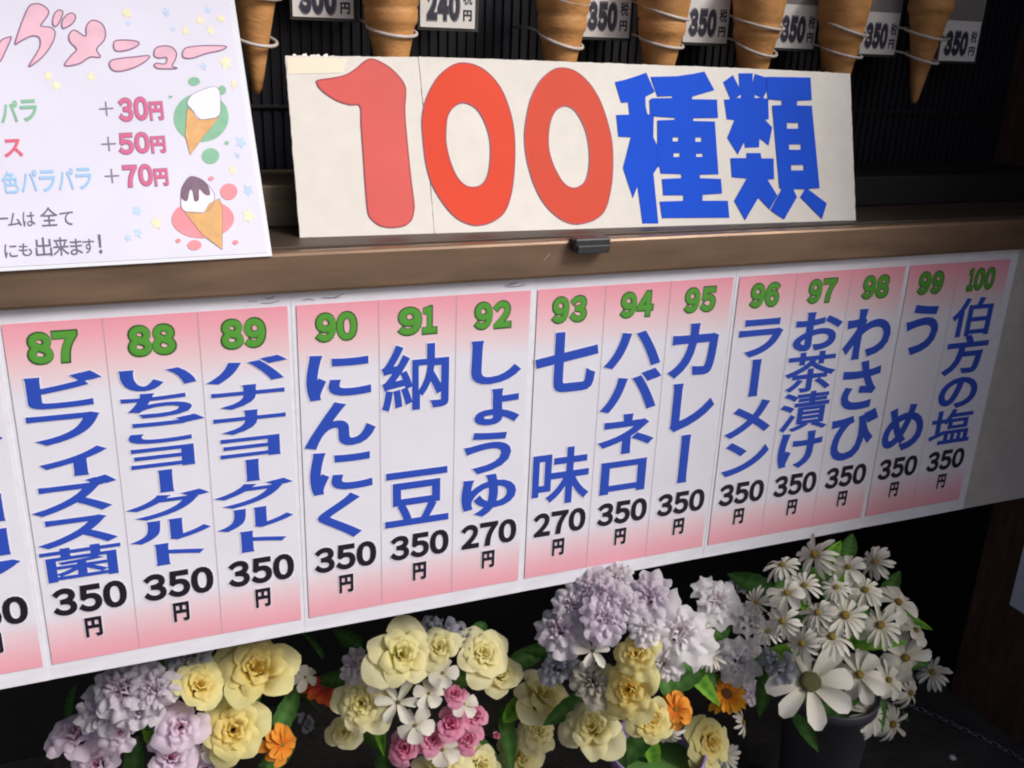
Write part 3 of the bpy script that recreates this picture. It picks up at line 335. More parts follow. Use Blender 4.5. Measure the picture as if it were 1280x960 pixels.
# ------------------------------------------------------------------ price sheets
COLS = {
 -1: [('84', '', '350'), ('85', '', '350'), ('86', 'ミルクココア', '350')],
 0: [('87', 'ビフィズス菌', '350'), ('88', 'いちごヨーグルト', '350'), ('89', 'バナナヨーグルト', '350')],
 1: [('90', 'にんにく', '350'), ('91', '納豆', '350'), ('92', 'しょうゆ', '270')],
 2: [('93', '七味', '270'), ('94', 'ハバネロ', '350'), ('95', 'カレー', '350')],
 3: [('96', 'ラーメン', '350'), ('97', 'お茶漬け', '350'), ('98', 'わさび', '350')],
 4: [('99', 'うめ', '350'), ('100', '伯方の塩', '350')]}
FW = {c: chr(ord(c) + 0xFEE0) for c in '0123456789'}
LBL = {-1: 'pink bordered price sheet cut off at the left edge, left of number 87', 0: 'pink bordered price sheet with numbers 87 to 89', 1: 'pink bordered price sheet with numbers 90 to 92 and garlic first',
 2: 'pink bordered price sheet with numbers 93 to 95', 3: 'pink bordered price sheet with numbers 96 to 98', 4: 'pink bordered price sheet with numbers 99 and 100 at the right end'}
DENSE = set('菌納豆味茶漬伯塩')
def digits(sw, txt, cx, cy, w, h, bold, z, slot, gap=.06, shear=0.0, narrow1=True):
    ws = [.62 if c == '1' else 1.0 for c in txt]; tot = sum(ws) + gap * (len(txt) - 1); x = cx - w / 2; u = w / tot
    for c, q in zip(txt, ws):
        sw.char(FW[c], x + u * q / 2, cy, u * q, h, bold, z, slot, em=False, shear=shear); x += u * (q + gap)
for k, cols in COLS.items():
    w = .29 if k < 4 else .1995
    loc = Vector((.3 * k, -.0006 - (.0004 if k % 2 else 0), Z0))
    t = empty('price_sheet', loc, LBL[k], 'price sheet', 'price sheets along the board')
    # laminated sheet, a hair bowed
    x0, x1 = (-.0055, .2945) if k < 4 else (-.0055, .42)
    if k == 4: x1 = .2155
    nx = 12; V = []; F = []
    for i in range(nx + 1):
        u = i / nx; xx = x0 + (x1 - x0) * u; b = -.0006 * math.sin(math.pi * u)
        for yy in (b, b + .0008):
            V += [(xx, yy, -.4365), (xx, yy, .0155 if k != 0 else .0155)]
    for i in range(nx):
        a = 4*i; c = a + 4
        F += [(a, c, c+1, a+1), (a+2, a+3, c+3, c+2), (a+1, c+1, c+3, a+3), (a, a+2, c+2, c)]
    F += [(0, 1, 3, 2), (4*nx, 4*nx+2, 4*nx+3, 4*nx+1)]
    link('laminate', mesh('laminate', V, F), t, None, [M['sheet']])
    Y = -.0016
    link('print_area', mesh('print_area', [(0, -.0012, -.4155), (w, -.0012, -.4155), (w, -.0012, 0), (0, -.0012, 0)], [(0, 1, 2, 3)]), t, None, [M['pink']])
    nc = 3; step = .29 / 3
    for j in range(1, len(cols)):
        xx = step * j - .001
        link('column_line', mesh('column_line', [(xx - .0004, -.0014, -.4155), (xx + .0004, -.0014, -.4155), (xx + .0004, -.0014, 0), (xx - .0004, -.0014, 0)], [(0, 1, 2, 3)]), t, None, [M['divider']])
    for j, (num, name, price) in enumerate(cols):
        cx = (.046, .144, .241)[j]
        if k == 4: cx = (.046, .147)[j]
        sw = Sheetwork(); wd = .0475 if len(num) == 2 else .052
        digits(sw, num, cx - .001, -.0285, wd, .0335, .055, .0019, 0, gap=.02); 
        digits(sw, num, cx - .001, -.0285, wd + .0035, .0372, .085, .0016, 1, gap=-.02)
        sw.build('item_number', t, [M['green'], M['dgreen']], 'wall')
        if name:
            n = len(name); top, bot = -.056, -.308; H = top - bot
            h = min(.089, H / n * 1.04); wch = .092
            for i, ch in enumerate(name):
                cy = (top - h / 2) - i * ((H - h) / (n - 1)); b = .02 if ch in DENSE else .034
                dx = dy = 0
                if i == 0 or n == 2: sw = Sheetwork()
                if ch in 'ィょ': dx = .010; dy = h * .10
                rot = ch == 'ー'
                sw.char(ch, cx - .0005 + dx, cy + dy, wch, h, b, .0020, 0, rot=rot)
                sw.char(ch, cx - .0005 + dx, cy + dy, wch, h, b + .014, .0017, 1, rot=rot)
                if i == n - 1 or n == 2: sw.build('item_name', t, [M['blue'], M['halo']], 'wall')
        if k in (0, 1, 2) and j == 0:
            q = {0: (.285, -.002), 1: (.02, .0), 2: (-.04, .002)}[k]
            for m_ in range(3):
                s2 = Sheetwork(); xx = q[0] + random.uniform(-.02, .03) - (.02 if k != 1 else 0); yy = .0085 + random.uniform(-.004, .003); ll = random.uniform(.008, .026)
                s2.stroke([(xx, yy), (xx + ll*.5, yy + random.uniform(-.001, .002)), (xx + ll, yy + random.uniform(-.001, .0035))], random.uniform(.0005, .0011), .0012, 0, False)
                s2.build('scuff_mark', t, [M['mgrey']], 'wall')
        sw = Sheetwork()
        digits(sw, price, cx + .003, -.3345, .080, .0365, .048, .0020, 0, gap=.045)
        digits(sw, price, cx + .003, -.3345, .083, .039, .062, .0017, 1, gap=.02)
        sw.char('円', cx + .003, -.3735, .0185, .0268, .05, .0020, 0, em=False)
        sw.char('円', cx + .003, -.3735, .0205, .0285, .06, .0017, 1, em=False)
        sw.build('item_price', t, [M['black'], M['halo']], 'wall')
bl = link('blank_sheet', mesh('blank_sheet', [(1.405, 0, -.4365), (1.6285, 0, -.4365), (1.6285, 0, .0155), (1.405, 0, .0155), (1.405, .0008, -.4365), (1.6285, .0008, -.4365), (1.6285, .0008, .0155), (1.405, .0008, .0155)], [(0, 1, 2, 3), (4, 7, 6, 5), (0, 3, 7, 4), (1, 5, 6, 2), (3, 2, 6, 7), (0, 4, 5, 1)]), None, (0, -.0002, Z0), [M['blankfilm']])
tag(bl, 'blank white sheet with shade in its grey colour, right of the number 100 column', 'sheet')

# ------------------------------------------------------------------ the 100 kinds board
bd = D['board']
e = Vector(bd['e']).normalized(); u = Vector(bd['u']); u = (u - e * u.dot(e)).normalized(); n = e.cross(u)
rot = Matrix((e, u, n)).transposed()
t = empty('sign_board', Vector(bd['O']) + Vector((0, 0, Z0)), 'cream board with large red 100 and blue kanji leaning on the brown shelf', 'sign board', rot=rot)
def slab(name, pts, th, par, ragged=.0):
    'card panel with slightly ragged edges, z 0 is its front'
    out = []
    for i in range(len(pts)):
        a = np.array(pts[i]); b = np.array(pts[(i+1) % len(pts)]); L = np.linalg.norm(b - a); m = max(2, int(L / .006))
        d = (b - a) / L; nn = np.array((-d[1], d[0]))
        for q in range(m):
            s = q / m; jt = ragged * (pnoise(Vector((a[0]*7 + s*L*90, a[1]*5 + i*3.1, 1.7))) + .6*pnoise(Vector((s*L*420, i*5.3, .4)))) if q else 0
            out.append(a + (b - a) * s + nn * jt)
    bm = bmesh.new(); vs = [bm.verts.new((p[0], p[1], 0)) for p in out]; f = bm.faces.new(vs)
    if f.normal.z < 0: f.normal_flip()
    r = bmesh.ops.extrude_face_region(bm, geom=[f])
    for v in r['geom']:
        if isinstance(v, bmesh.types.BMVert): v.co.z -= th
    bmesh.ops.recalc_face_normals(bm, faces=bm.faces[:]); bm.faces.ensure_lookup_table()
    for f in bm.faces: f.material_index = 0 if abs(f.normal.z) > .5 else 1
    me = bpy.data.meshes.new(name); bm.to_mesh(me); bm.free()
    return link(name, me, par, None, [M['board'], M['tornedge']])
slab('board_panel', [(.0, .0), (.1622, -.0008), (.1632, .11), (.1618, .2185), (.0015, .2155)], .007, t, .0007)
slab('board_panel', [(.1632, -.0006), (.789, 0), (.8042, .2135), (.60, .217), (.163, .2192), (.1643, .11)], .007, t, .0007)
mm = lambda L: [(x/1000, y/1000) for x, y in L]
def cut(name, shapes, m, medge, smooth, off=0):
    sw = Sheetwork()
    for q, lp in enumerate(shapes):
        lp = [mm(l) for l in lp]
        if medge:
            sw.poly([lp[0]] + lp[1:], .0006 + q*.00012, 0, smooth, .0002)
            for l in lp: sw.stroke(l, .0016, .00095 + q*.00012, 1, True, smooth)
        else: sw.poly(lp, .0006 + q*.00025, 0, smooth, .0002)
    return sw.build(name, t, [m, medge] if medge else [m])
cut('numeral', [[D['one']]], M['red1'], M['rededge'], True)
cut('numeral', [D['zeroA']], M['filmred'], M['rededge'], True)
cut('numeral', [D['zeroB']], M['redb'], M['rededge'], True)
cut('kanji', D['shu'], M['cutblue'], None, False)
cut('kanji', D['rui'], M['cutblue'], None, False)
for k_ in range(6):
    xx = .012 + k_*.008 + random.uniform(-.003, .003); hh = random.uniform(.0015, .004)
    sw = Sheetwork(); sw.poly([[(xx, .2145), (xx + .007, .2145), (xx + random.uniform(.003, .008), .2165 + hh), (xx + .001, .2165 + hh*.6)]], -.003, 0, False, .0004); sw.build('torn_flap', t, [M['tornedge']])
# cream repair tape on the top left corner
sw = Sheetwork(); sw.poly([[(.003, .1935), (.067, .1965), (.075, .2135), (.0035, .2135)]], .0004); sw.build('repair_tape', t, [mat('yellowed_tape', 'ece2cc', .4)])

# ------------------------------------------------------------------ hand drawn menu
md = D['menu']
e = Vector(md['e']).normalized(); u = Vector(md['u']); u = (u - e * u.dot(e)).normalized(); n = e.cross(u)
rot = Matrix((e, u, n)).transposed()
t = empty('menu_sheet', Vector(md['O']) + Vector((0, -.001, Z0)), 'hand drawn pink lettered topping menu leaning on the shelf at the left', 'menu', rot=rot)
def card(name, x0, y0, x1, y1, z, th, m, bow=0, top=None):
    V = []; F = []; N = 10
    for i in range(N + 1):
        s = i / N; yy = y0 + (y1 - y0) * s; zz = z + bow * math.sin(math.pi * s)
        sx = (top or 0) * s
        V += [(x0, yy, zz), (x1 + sx, yy, zz), (x0, yy, zz - th), (x1 + sx, yy, zz - th)]
    for i in range(N):
        a = 4*i; c = a+4; F += [(a, a+1, c+1, c), (a+2, c+2, c+3, a+3), (a, c, c+2, a+2), (a+1, a+3, c+3, c+1)]
    F += [(0, 2, 3, 1), (4*N, 4*N+1, 4*N+3, 4*N+2)]
    return link(name, mesh(name, V, F), t, None, [m])
card('paper', -.42, .0025, -.0045, .297, 0, .0004, M['menu'], top=-.006)
card('laminate_film', -.425, -.0015, .0, .30, -.0006, .0005, M['film'], top=-.004)
sw = Sheetwork()
for lp in D['title']:
    sw.poly([mm(lp)], .0005, 0, True)
for lp in D['title']:
    sw.stroke(mm(lp), .0013, .0008, 1)
sw.build('title_lettering', t, [M['mpink'], M['mout']])
MC = dict(green='mgreen', red='mred', blue='mblue', grey='mgrey', pink='mprice', ink='ink')
for txt, c, (tl, tr, blc), b in D['mtext']:
    sw = Sheetwork(); o = np.array(blc)/1000; ux = (np.array(tr)-np.array(tl))/1000; uy = (np.array(tl)-np.array(blc))/1000; nn = len(txt)
    for i, ch in enumerate(txt):
        g2 = FW.get(ch, ch); V, F = glyph(g2, b) if b else glyph(g2, .004); V = V.copy()
        a0 = V[:, :2].min(0); b0 = V[:, :2].max(0); sp = b0 - a0
        if ch == '！': V[:, :2] = (V[:, :2] - a0)/sp; V[:, 0] = .42 + V[:, 0]*.16
        elif ch in 'ー＋' or sp[1] < .4:
            V[:, 0] = (V[:, 0]-a0[0])/sp[0]; V[:, 1] = .5 + (V[:, 1] - (a0[1]+b0[1])/2) / sp[0] if ch != '＋' else (V[:, 1]-a0[1])/sp[1]
        else: V[:, :2] = (V[:, :2] - a0)/sp
        hh = .8 if ch == '円' else 1
        p = o + np.outer((i + .04 + V[:, 0]*.9)/nn, ux) + np.outer(V[:, 1]*hh + .02*math.sin(i*2.3), uy)
        sw.add(np.concatenate([p, (.0005 + V[:, 2:3]*.0001)], 1), F, 0)
        if c == 'pink':
            V2, F2 = glyph(g2, b + .03); V2 = V2.copy(); V2[:, :2] = (V2[:, :2]-a0)/sp
            p = o + np.outer((i + .04 + V2[:, 0]*.9)/nn, ux) + np.outer(V2[:, 1]*hh + .02*math.sin(i*2.3), uy)
            sw.add(np.concatenate([p, (.0003 + V2[:, 2:3]*.0001)], 1), F2, 1)
    sw.build('menu_lettering', t, [M[MC[c]], M['mout']] if c == 'pink' else [M[MC[c]]])
def draw(name, items, z, outline=None):
    for i, (c, lp) in enumerate(items):
        sw = Sheetwork(); sw.poly([mm(lp)], z + i*.00003, 0, c != 'cone')
        if c in ('cream', 'cone'): sw.stroke(mm(lp), .0006 if c == 'cream' else .0004, z + .0002 + i*.00003, 1, True, c != 'cone')
        sw.build(name, t, [M[{'green': 'mgreen', 'rose': 'irose', 'cone': 'icone', 'cream': 'icream', 'choc': 'ichoc'}[c]]] + ([M['mgrey']] if c in ('cream', 'cone') else []))
draw('coloured_dot', D['icons'], .0004); draw('cone_drawing', D['icons2'], .0007); draw('sauce_drawing', D['icons3'], .0012)
for c, x, y, s in D['splat']:
    if y < 12 or x > -14: continue
    sw = Sheetwork(); x /= 1000; y /= 1000; s = s*.00085; q = random.uniform(0, 2)
    sw.poly([[(x + s*(1 if i % 2 else .55)*random.uniform(.8, 1.1)*math.cos(q + i*math.pi/5), y + s*(1.25 if i % 2 else .7)*random.uniform(.8, 1.1)*math.sin(q + i*math.pi/5)) for i in range(10)]], .00035, 0, True)
    sw.build('star_dab', t, [M['s' + c]])

# ------------------------------------------------------------------ cones, rings, price cards
prof = [(.0, .0), (.0028, .0005), (.005, .006), (.0075, .02), (.0115, .045), (.0155, .07), (.0195, .095), (.0235, .118), (.0265, .134), (.0285, .1365), (.0295, .141), (.0295, .152), (.0285, .1545), (.0305, .158), (.0335, .185), (.036, .205), (.0365, .21), (.034, .21), (.031, .185), (.027, .15), (.0, .13)]
CONEL = ['leftmost wafer cone, beside the hand drawn menu', 'wafer cone between the 300 yen card and the 240 yen card', 'wafer cone left of the first 350 yen card, above the second red zero', 'orange wafer cone above the left edge of the blue kanji',
 'wafer cone above the middle of the blue kanji', 'wafer cone above the right edge of the sign board', 'rightmost wafer cone with its pointed tip in full view']
prof = [(r * 1.14, z) for r, z in prof]
fat = [(r / 1.14 * (1.0 + .12 * min(1, z / .1)) , z * 1.02) for r, z in prof]
cone_me = [lathe('wafer', prof, 32), lathe('wafer', fat, 32)]
for q in cone_me: q.materials.append(M['cone'])
a = np.linspace(0, 2*math.pi, 41)[:-1]
RZ = [(.283, .335), (.299, .352), (.295, .348), (.297, .337), (.294, .328), (.293, .328), (.288, .324)]
for i, (x, z) in enumerate(D['cones']):
    big = i in (1, 2, 3, 4, 5); zt = .2195 if i in (0, 6) else .168
    t = empty('ice_cream_cone', (x, .17, zt + Z0), CONEL[i], 'ice cream cone', 'wafer cones in the wire rings')
    t.rotation_euler = (random.uniform(-.03, .03), random.uniform(-.03, .03), random.uniform(0, 6))
    link('wafer', cone_me[1 if big else 0], t)
    h = empty('cone_holder', (x, .17, Z0 + .25), ['leftmost white wire ring pair, beside the hand drawn menu', 'white wire ring pair around the cone between the 300 and 240 yen cards', 'white wire ring pair around the cone above the red zeros', 'white wire ring pair around the cone above the left edge of the blue kanji',
      'white wire ring pair around the cone above the middle of the blue kanji', 'white wire ring pair around the cone above the right end of the sign board', 'rightmost white wire ring pair, around the cone with the visible tip'][i], 'cone holder', 'white wire cone holders')
    for zz, rr in zip(RZ[i], ((.031, .036) if big else (.026, .033))):
        rg = (random.uniform(.2, .34), random.uniform(.06, .18)); zz -= .25
        Rr = Matrix.Rotation(rg[0], 3, 'X') @ Matrix.Rotation(rg[1], 3, 'Y')
        ring = tube('ring', [Rr @ Vector((rr*math.cos(q), rr*math.sin(q), 0)) for q in a], .0022, 8, True); ring.materials.append(M['ring'])
        ro = link('ring', ring, h, (0, 0, zz))
        p0 = Rr @ Vector((-rr*.8, rr*.6, 0)); arm = tube('ring_arm', [p0, p0 + Vector((-.004, .03, .004)), Vector((-rr*.9, .099, .014))], .0018, 6); arm.materials.append(M['ring'])
        link('arm', arm, ro)
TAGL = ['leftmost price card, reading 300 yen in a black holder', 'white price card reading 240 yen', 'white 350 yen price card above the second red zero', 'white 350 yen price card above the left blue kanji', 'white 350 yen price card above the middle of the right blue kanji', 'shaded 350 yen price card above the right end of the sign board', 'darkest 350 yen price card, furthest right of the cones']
for i, (xl, xr, zb) in enumerate(D['tags']):
    t = empty('price_card', ((xl + xr)/2, .205, zb + Z0), TAGL[i], 'price card', 'price cards between the cones')
    wd = xr - xl if i else xr - xl - .008; hg = .125
    link('card', box_mesh('card', (-wd/2, -.0008, 0), (wd/2, .0008, hg), .0002), t, None, [M['tag']])
    link('card_holder', box_mesh('card_holder', (-wd/2 - .003, .0012, -.004), (wd/2 + .006, .006, hg + .003), .001), t, None, [M['tagback']])
    link('hanger', box_mesh('hanger', (-.006, .0064, .03), (.006, .067, .045), .001), t, None, [M['tagback']])
    sw = Sheetwork(); dw_ = wd*.6; dh = .036
    txt = '300' if i == 0 else '240' if i == 1 else '350'
    digits(sw, txt, -wd*.09, .027 if i else .022, dw_, dh, .075, .0012, 0, gap=.01)
    digits(sw, txt, -wd*.09, .027 if i else .022, dw_ + .003, dh + .004, .1, .0010, 1, gap=-.02)
    sw.char('円', wd*.36, .016 if i else .012, wd*.16, .014, .04, .0012, 0, em=False)
    sw.char('税', wd*.36, .038 if i else .032, wd*.17, .018, .02, .0012, 0, em=False)
    sw.build('price_lettering', t, [M['tagink'], M['tagdark']], 'wall')
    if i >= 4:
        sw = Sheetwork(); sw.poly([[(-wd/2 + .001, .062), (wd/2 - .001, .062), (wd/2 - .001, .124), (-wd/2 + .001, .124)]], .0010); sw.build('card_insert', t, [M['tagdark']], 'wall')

# ------------------------------------------------------------------ artificial flowers
def set_tint(me, T):
    at = me.attributes.new('tint', 'FLOAT', 'POINT'); at.data.foreach_set('value', T)
def rose_mesh(seed, n=17, ruff=0.0, openess=1.0, NU=11, NV=9, tipm=.22):
    rg = random.Random(seed); V = []; F = []; T = []
    for i in range(n):
        s = i / (n - 1); phi = i * 2.39996 + rg.uniform(-.25, .25)
        half = (1.3 if s < .25 else .95 - .2*s) * rg.uniform(.9, 1.12)
        rt = (.10 + .92 * s**1.05 * openess) * rg.uniform(.93, 1.07); rb = .05 + .16*s
        zt = (.66 - .34*s**1.8) * rg.uniform(.92, 1.08); zb = .02 - .25*s
        curl = (.14 + .6*s) * rg.uniform(.6, 1.3); ph = rg.uniform(0, 6); tip = tipm*rg.uniform(.6, 1.4)
        o = len(V)
        for a in range(NV):
            v = a / (NV - 1)
            for b in range(NU):
                uu = b / (NU - 1) * 2 - 1
                ve = v * (1 - tip * uu*uu * v)
                wv = math.sin(min(1, .25 + ve*1.0) * math.pi/2)
                r = rb + (rt - rb) * ve**1.35 + .06*s*uu*uu*ve
                z = zb + (zt - zb) * math.sin(ve*math.pi/2)**.9 - curl * max(0, ve - .62)**2 * 2.2
                r += curl * .35 * max(0, ve - .7)
                if ruff: z += ruff*.20*math.sin(uu*7 + ph)*ve*ve; r += ruff*.12*math.sin(uu*9 + ph*1.7)*ve*ve
                r += .06*pnoise(Vector((uu*2 + i*3.7, v*2, seed))) ; z += .10*s*pnoise(Vector((uu*1.6, v*2 + i*2.2, seed + 9)))
                th = phi + uu*half*wv
                V.append((r*math.cos(th), r*math.sin(th), z)); T.append(max(0, min(1, .1 + .4*s + .62*(ve - .3))))
        for a in range(NV-1):
            for b in range(NU-1): F.append((o+a*NU+b, o+a*NU+b+1, o+(a+1)*NU+b+1, o+(a+1)*NU+b))
    me = mesh('petals', V, F, True); set_tint(me, T); return me
def daisy_mesh(seed, n=15, w=.15, r0=.16, droop=.15, layers=1, cup=.05, tipw=.75):
    rg = random.Random(seed); V = []; F = []; T = []; NU = 4; NV = 7
    for L in range(layers):
        for i in range(n):
            phi = 2*math.pi*(i + .5*L)/n + rg.uniform(-.09, .09); ln = rg.uniform(.84, 1.05)*(1 - .2*L); dz = rg.uniform(-.12, .12); ww = w*rg.uniform(.85, 1.1); tw = rg.uniform(-.25, .25)
            o = len(V); d = (math.cos(phi), math.sin(phi)); q = (-d[1], d[0]); dr = droop*rg.uniform(.1, 2.2) + (.5 if rg.random() < .1 else 0)
            for a in range(NV):
                v = a/(NV-1); wd = ww*(.35 + .65*math.sin(min(1, v*1.25)*math.pi/2))*(1 if v < .8 else math.sqrt(max(0, 1 - ((v-.8)/.2)**2*.86)))
                r = r0*.6 + (ln - r0*.6)*v
                for b in range(NU):
                    uu = b/(NU-1)*2 - 1
                    z = .06*L + .09*math.sin(v*math.pi*.7) + dz*v - dr*v*v + cup*uu*uu*wd/w + tw*uu*wd
                    V.append((d[0]*r + q[0]*uu*wd, d[1]*r + q[1]*uu*wd, z)); T.append(v)
            for a in range(NV-1):
                for b in range(NU-1): F.append((o+a*NU+b, o+a*NU+b+1, o+(a+1)*NU+b+1, o+(a+1)*NU+b))
    me = mesh('petals', V, F, True); set_tint(me, T); return me
def dome_mesh(r, h, seed):
    rg = random.Random(seed); bm = bmesh.new(); bmesh.ops.create_icosphere(bm, subdivisions=3, radius=1)
    for v in bm.verts:
        k = 1 + rg.uniform(-.07, .07); v.co = Vector((v.co.x*r*k, v.co.y*r*k, v.co.z*h*k + h*.35))
    me = bpy.data.meshes.new('eye'); bm.to_mesh(me); bm.free(); me.polygons.foreach_set('use_smooth', [True]*len(me.polygons)); return me
def leaf_mesh(seed, w=.36):
    rg = random.Random(seed); V = []; F = []; T = []; NU = 7; NV = 12; dr = rg.uniform(.1, .5); tw = rg.uniform(-.4, .4)
    for a in range(NV):
        v = a/(NV-1); wd = w*math.sin(v**.8*math.pi)**.8*(1 - .25*v) + .008
        wd *= 1 + .09*(a % 2)
        for b in range(NU):
            uu = b/(NU-1)*2 - 1
            V.append((v*2 - .6, uu*wd, .12*abs(uu)*wd*2 - dr*v*v + tw*uu*wd*v + .02*pnoise(Vector((v*5, uu*3, seed))))); T.append(max(0, min(1, abs(uu)*1.1*rg.uniform(.6, 1.1) + .35*(a % 2))))
    for a in range(NV-1):
        for b in range(NU-1): F.append((a*NU+b, a*NU+b+1, (a+1)*NU+b+1, (a+1)*NU+b))
    me = mesh('blade', V, F, True); set_tint(me, T); return me

LIB = {}
def lib(kind, var):
    k = (kind, var)
    if k in LIB: return LIB[k]
    s = hash(kind) % 97 if False else sum(map(ord, kind)) + var*31
    if kind in ('yrose', 'crose'): me = rose_mesh(s, 17 + 2*var, .16, (1.0, 1.08, .94)[var], tipm=(.22, .40, .30)[var])
    elif kind == 'lrose': me = rose_mesh(s, 14, .35, .95)
    elif kind == 'prose': me = rose_mesh(s, 13, .1, .85)
    elif kind in ('lav', 'wrose', 'lwrose', 'dustrose'): me = rose_mesh(s, 15 + var, .62, 1.0, 13, 8, .10)
    elif kind == 'dust': me = rose_mesh(s, 9, .5, 1.0)
    elif kind == 'bud': me = rose_mesh(s, 7, 0, .25)
    elif kind == 'small': me = daisy_mesh(s, 5, .40, .1, .1, 1, .12)
    elif kind == 'star': me = daisy_mesh(s, 6, .22, .1, .05, 1, .14)
    elif kind == 'daisy': me = daisy_mesh(s, 14 + 2*var, .118, .2, .32, 1)
    elif kind == 'wide': me = daisy_mesh(s, 8 + var % 2, .25, .22, .25, 1, .08)
    elif kind == 'big': me = daisy_mesh(s, 8, .235, .24, .12, 1, .09)
    elif kind == 'gerb': me = daisy_mesh(s, 19, .14, .2, .12, 2)
    elif kind in ('orange', 'red'): me = daisy_mesh(s, 9, .3, .12, .3, 2, .1)
    elif kind in ('leaf', 'bleaf'): me = leaf_mesh(s)
    me.materials.append(M[{'bud': 'prose', 'small': 'white', 'star': 'white', 'daisy': 'white', 'wide': 'white', 'big': 'white', 'red': 'redpetal'}.get(kind, kind)])
    LIB[k] = me; return me
NAME = dict(yrose='yellow_rose', crose='cream_rose', lrose='pale_pink_rose', lav='lavender_carnation', wrose='white_carnation', lwrose='blush_carnation', dustrose='beige_carnation', dust='dusty_blue_flower', prose='pink_rose', bud='rose_bud',
            small='white_blossom', star='star_flower', daisy='daisy', wide='marguerite', big='large_marguerite', gerb='orange_gerbera', orange='orange_flower', red='red_orange_flower', leaf='leaf', bleaf='leaf')
EYES = {k: dome_mesh(r, h, 5) for k, r, h in (('daisy', .17, .12), ('wide', .15, .11), ('big', .235, .1), ('gerb', .26, .12), ('small', .1, .1), ('star', .09, .08), ('orange', .12, .1), ('red', .12, .1))}
for k, m_ in EYES.items(): m_.materials.append({'big': M['ocent'], 'gerb': mat('amber_eye', (.3, .12, .015, 1), .9, var=.4, vscale=400, bump=1, bscale=500), 'star': M['ocent'], 'wide': M['dcent']}.get(k, M['dcent']))
BQ = {'A': ('bunch of yellow and pale pink artificial roses at the left under the price sheets', (.15, .10), .2, 'tall black plastic pot under the leftmost flower bunch', 'potdark'),
      'B': ('bunch of cream roses around small bright pink roses, in the middle', (.54, .07), .17, 'tall black plastic pot under the cream and pink roses', 'potdark'),
      'C': ('mixed bunch of lavender carnations, yellow roses and one orange gerbera', (.83, -.03), .20, 'lavender plastic pot holding the mixed bunch with the orange gerbera', 'potlav'),
      'D': ('bunch of white daisies with one large eight petalled flower, at the right', (1.13, -.065), .265, 'black plastic pot holding the white daisies', 'potdark')}
CAMP = cam.location
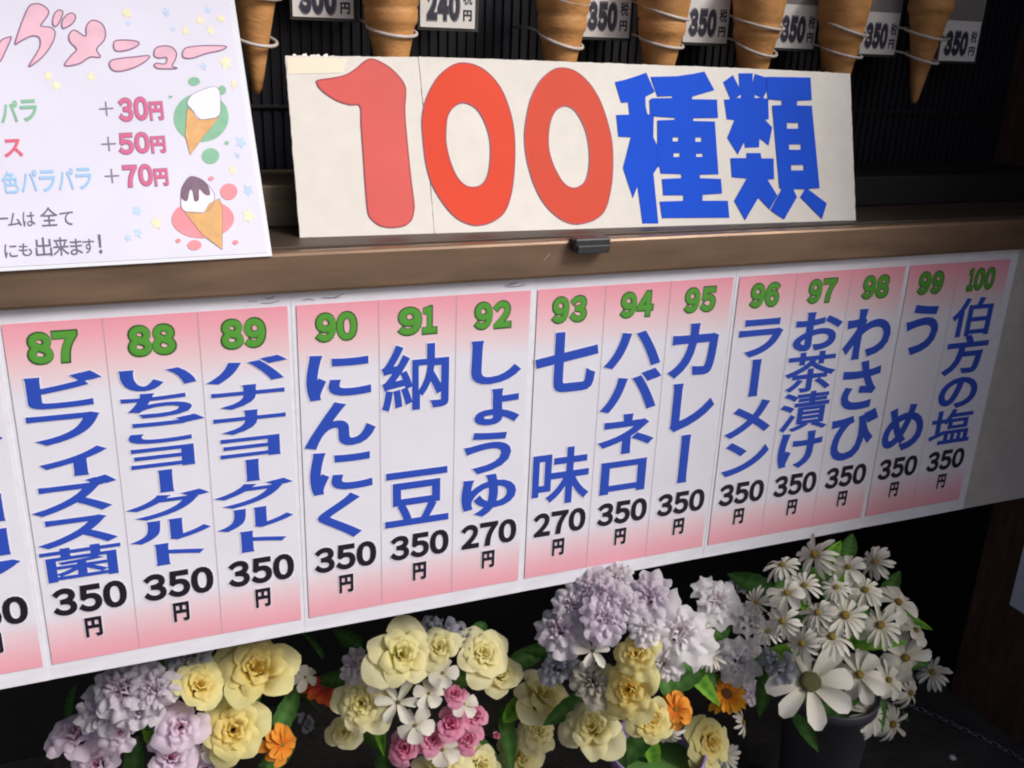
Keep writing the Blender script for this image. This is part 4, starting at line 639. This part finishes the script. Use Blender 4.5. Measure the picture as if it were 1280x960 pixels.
for k, B in FL.items():
    lab, (px, py), ph, plab, pm = BQ[k]
    prof = [(.0, .004), (.05, .004), (.054, .0), (.056, .006), (.072, ph - .022), (.076, ph - .021), (.078, ph - .002), (.0765, ph), (.073, ph - .001), (.070, ph - .02), (.052, .02), (0, .018)]
    pot = empty('flower_pot', (px, py, .0), plab, 'flower pot', 'flower pots in the recess')
    link('pot_body', lathe('pot_body', prof, 40), pot, None, [M[pm]])
    link('potting_foam', lathe('potting_foam', [(0, ph - .03), (.0665, ph - .032)], 24), pot, None, [M['leaf']])
    base = Vector((px, py, ph - .03)); root = empty('flower_bunch', base, lab, 'flower bunch', 'artificial flower bunches')
    core = Vector(B['core']) + Vector((0, 0, Z0)); cnt = {}
    for ty, x, y, z, r in B['fl']:
        p = Vector((x, y, z + Z0)); cnt[ty] = cnt.get(ty, 0) + 1
        out = (p - core).normalized(); tc = (CAMP - p).normalized()
        wt = .55 if ty not in ('leaf', 'bleaf') else .3
        if ty == 'big': wt = .9
        d = (out*(1-wt) + tc*wt + Vector([random.uniform(-.22, .22) for _ in range(3)])*(2.4 if ty in ('daisy', 'wide') else 1.25) + Vector((0, 0, .15))).normalized()
        s = r*(1.03 if ty not in ('daisy', 'wide') else random.uniform(.86, 1.2))
        if ty in ('leaf', 'bleaf'):
            # blade lies across the line of sight and points outwards
            xa = (out - d*out.dot(d)); xa = xa.normalized() if xa.length > .15 else d.orthogonal().normalized()
            xa = (Matrix.Rotation(random.uniform(-.9, .9), 3, d) @ xa).normalized(); ya = d.cross(xa)
            Rm = Matrix((xa, ya, d)).transposed()
        else:
            Rm = (d.to_track_quat('Z', 'Y').to_matrix() @ Matrix.Rotation(random.uniform(0, 6.28), 3, 'Z'))
            if ty in ('yrose', 'crose', 'lrose', 'lav', 'wrose', 'lwrose', 'dustrose', 'dust', 'prose'): p = p - d*s*.25
        o = bpy.data.objects.new(NAME[ty], lib(ty, cnt[ty] % 3)); COL.objects.link(o); o.parent = root
        o.matrix_local = Matrix.Translation(p - base) @ Rm.to_4x4() @ Matrix.Scale(s, 4)
        if ty in EYES:
            q = bpy.data.objects.new('flower_eye', EYES[ty]); COL.objects.link(q); q.parent = o; q.location = (0, 0, .06 if ty in ('daisy', 'wide', 'big', 'gerb') else .03)
        # stem from the back of the head down into the pot
        a0 = p - base - d*s*(.2 if ty not in ('leaf', 'bleaf') else .0); mid = a0*.45 + Vector((0, 0, -.005)) - d*.02
        st = tube('stem', [a0, a0*.75 - d*.03, mid, Vector((random.uniform(-.03, .03), random.uniform(-.03, .03), -.002))], .0016 if 'leaf' not in ty else .001, 5)
        st.materials.append(M['stem']); sobj = bpy.data.objects.new('stem', st); COL.objects.link(sobj)
        sobj.parent = root if False else o; sobj.matrix_local = o.matrix_local.inverted()

# ------------------------------------------------------------------ small things
po = link('poster', box_mesh('poster', (-.0012, -.21, 0), (-.0002, 0, .297), .0001), None, (WX - .0005, .03, -.69 + Z0), [M['poster']])
tag(po, 'white paper pinned to the brown side post at the right edge', 'poster')
pts1 = []; pts2 = []
P0 = Vector((1.40, .16, .004)); P1 = Vector((1.50, .105, .004)); P2 = Vector((1.56, -.0, .004)); P3 = Vector((1.60, -.12, .004)); P4 = Vector((1.585, -.3, .004))
cp = [np.array(p) for p in (P0, P1, P2, P3, P4)]
cv = catmull(cp, 26, False)
ct = empty('steel_chain', P0, 'thin dull steel chain lying on the dark floor right of the daisies', 'chain')
L = 0; links = []
import itertools
for i in range(0, len(cv)-1, 3):
    p = Vector(cv[i]); dvec = (Vector(cv[min(i+2, len(cv)-1)]) - p).normalized(); side = Vector((0, 0, 1)).cross(dvec); up = Vector((0, 0, 1))
    ax = side if (i//3) % 2 == 0 else (side*.35 + up*.9).normalized()
    pts = [p + Vector((0, 0, .002)) + dvec*.0085*math.cos(q) + ax*.0038*math.sin(q) for q in np.linspace(0, 2*math.pi, 13)[:-1]]
    lk = tube('chain_link', [q - P0 for q in pts], .0011, 5, True); link('chain_link', lk, ct, None, [M['steel']])
peb = lathe('pebble', [(0, 0), (.006, .0005), (.0075, .003), (.005, .006), (0, .0068)], 10)
tag(link('pebble', peb, None, (1.478, -.044, 0), [M['board']]), 'small pale pebble on the dark floor below the chain', 'pebble')
bpy.data.objects.remove(_fo)
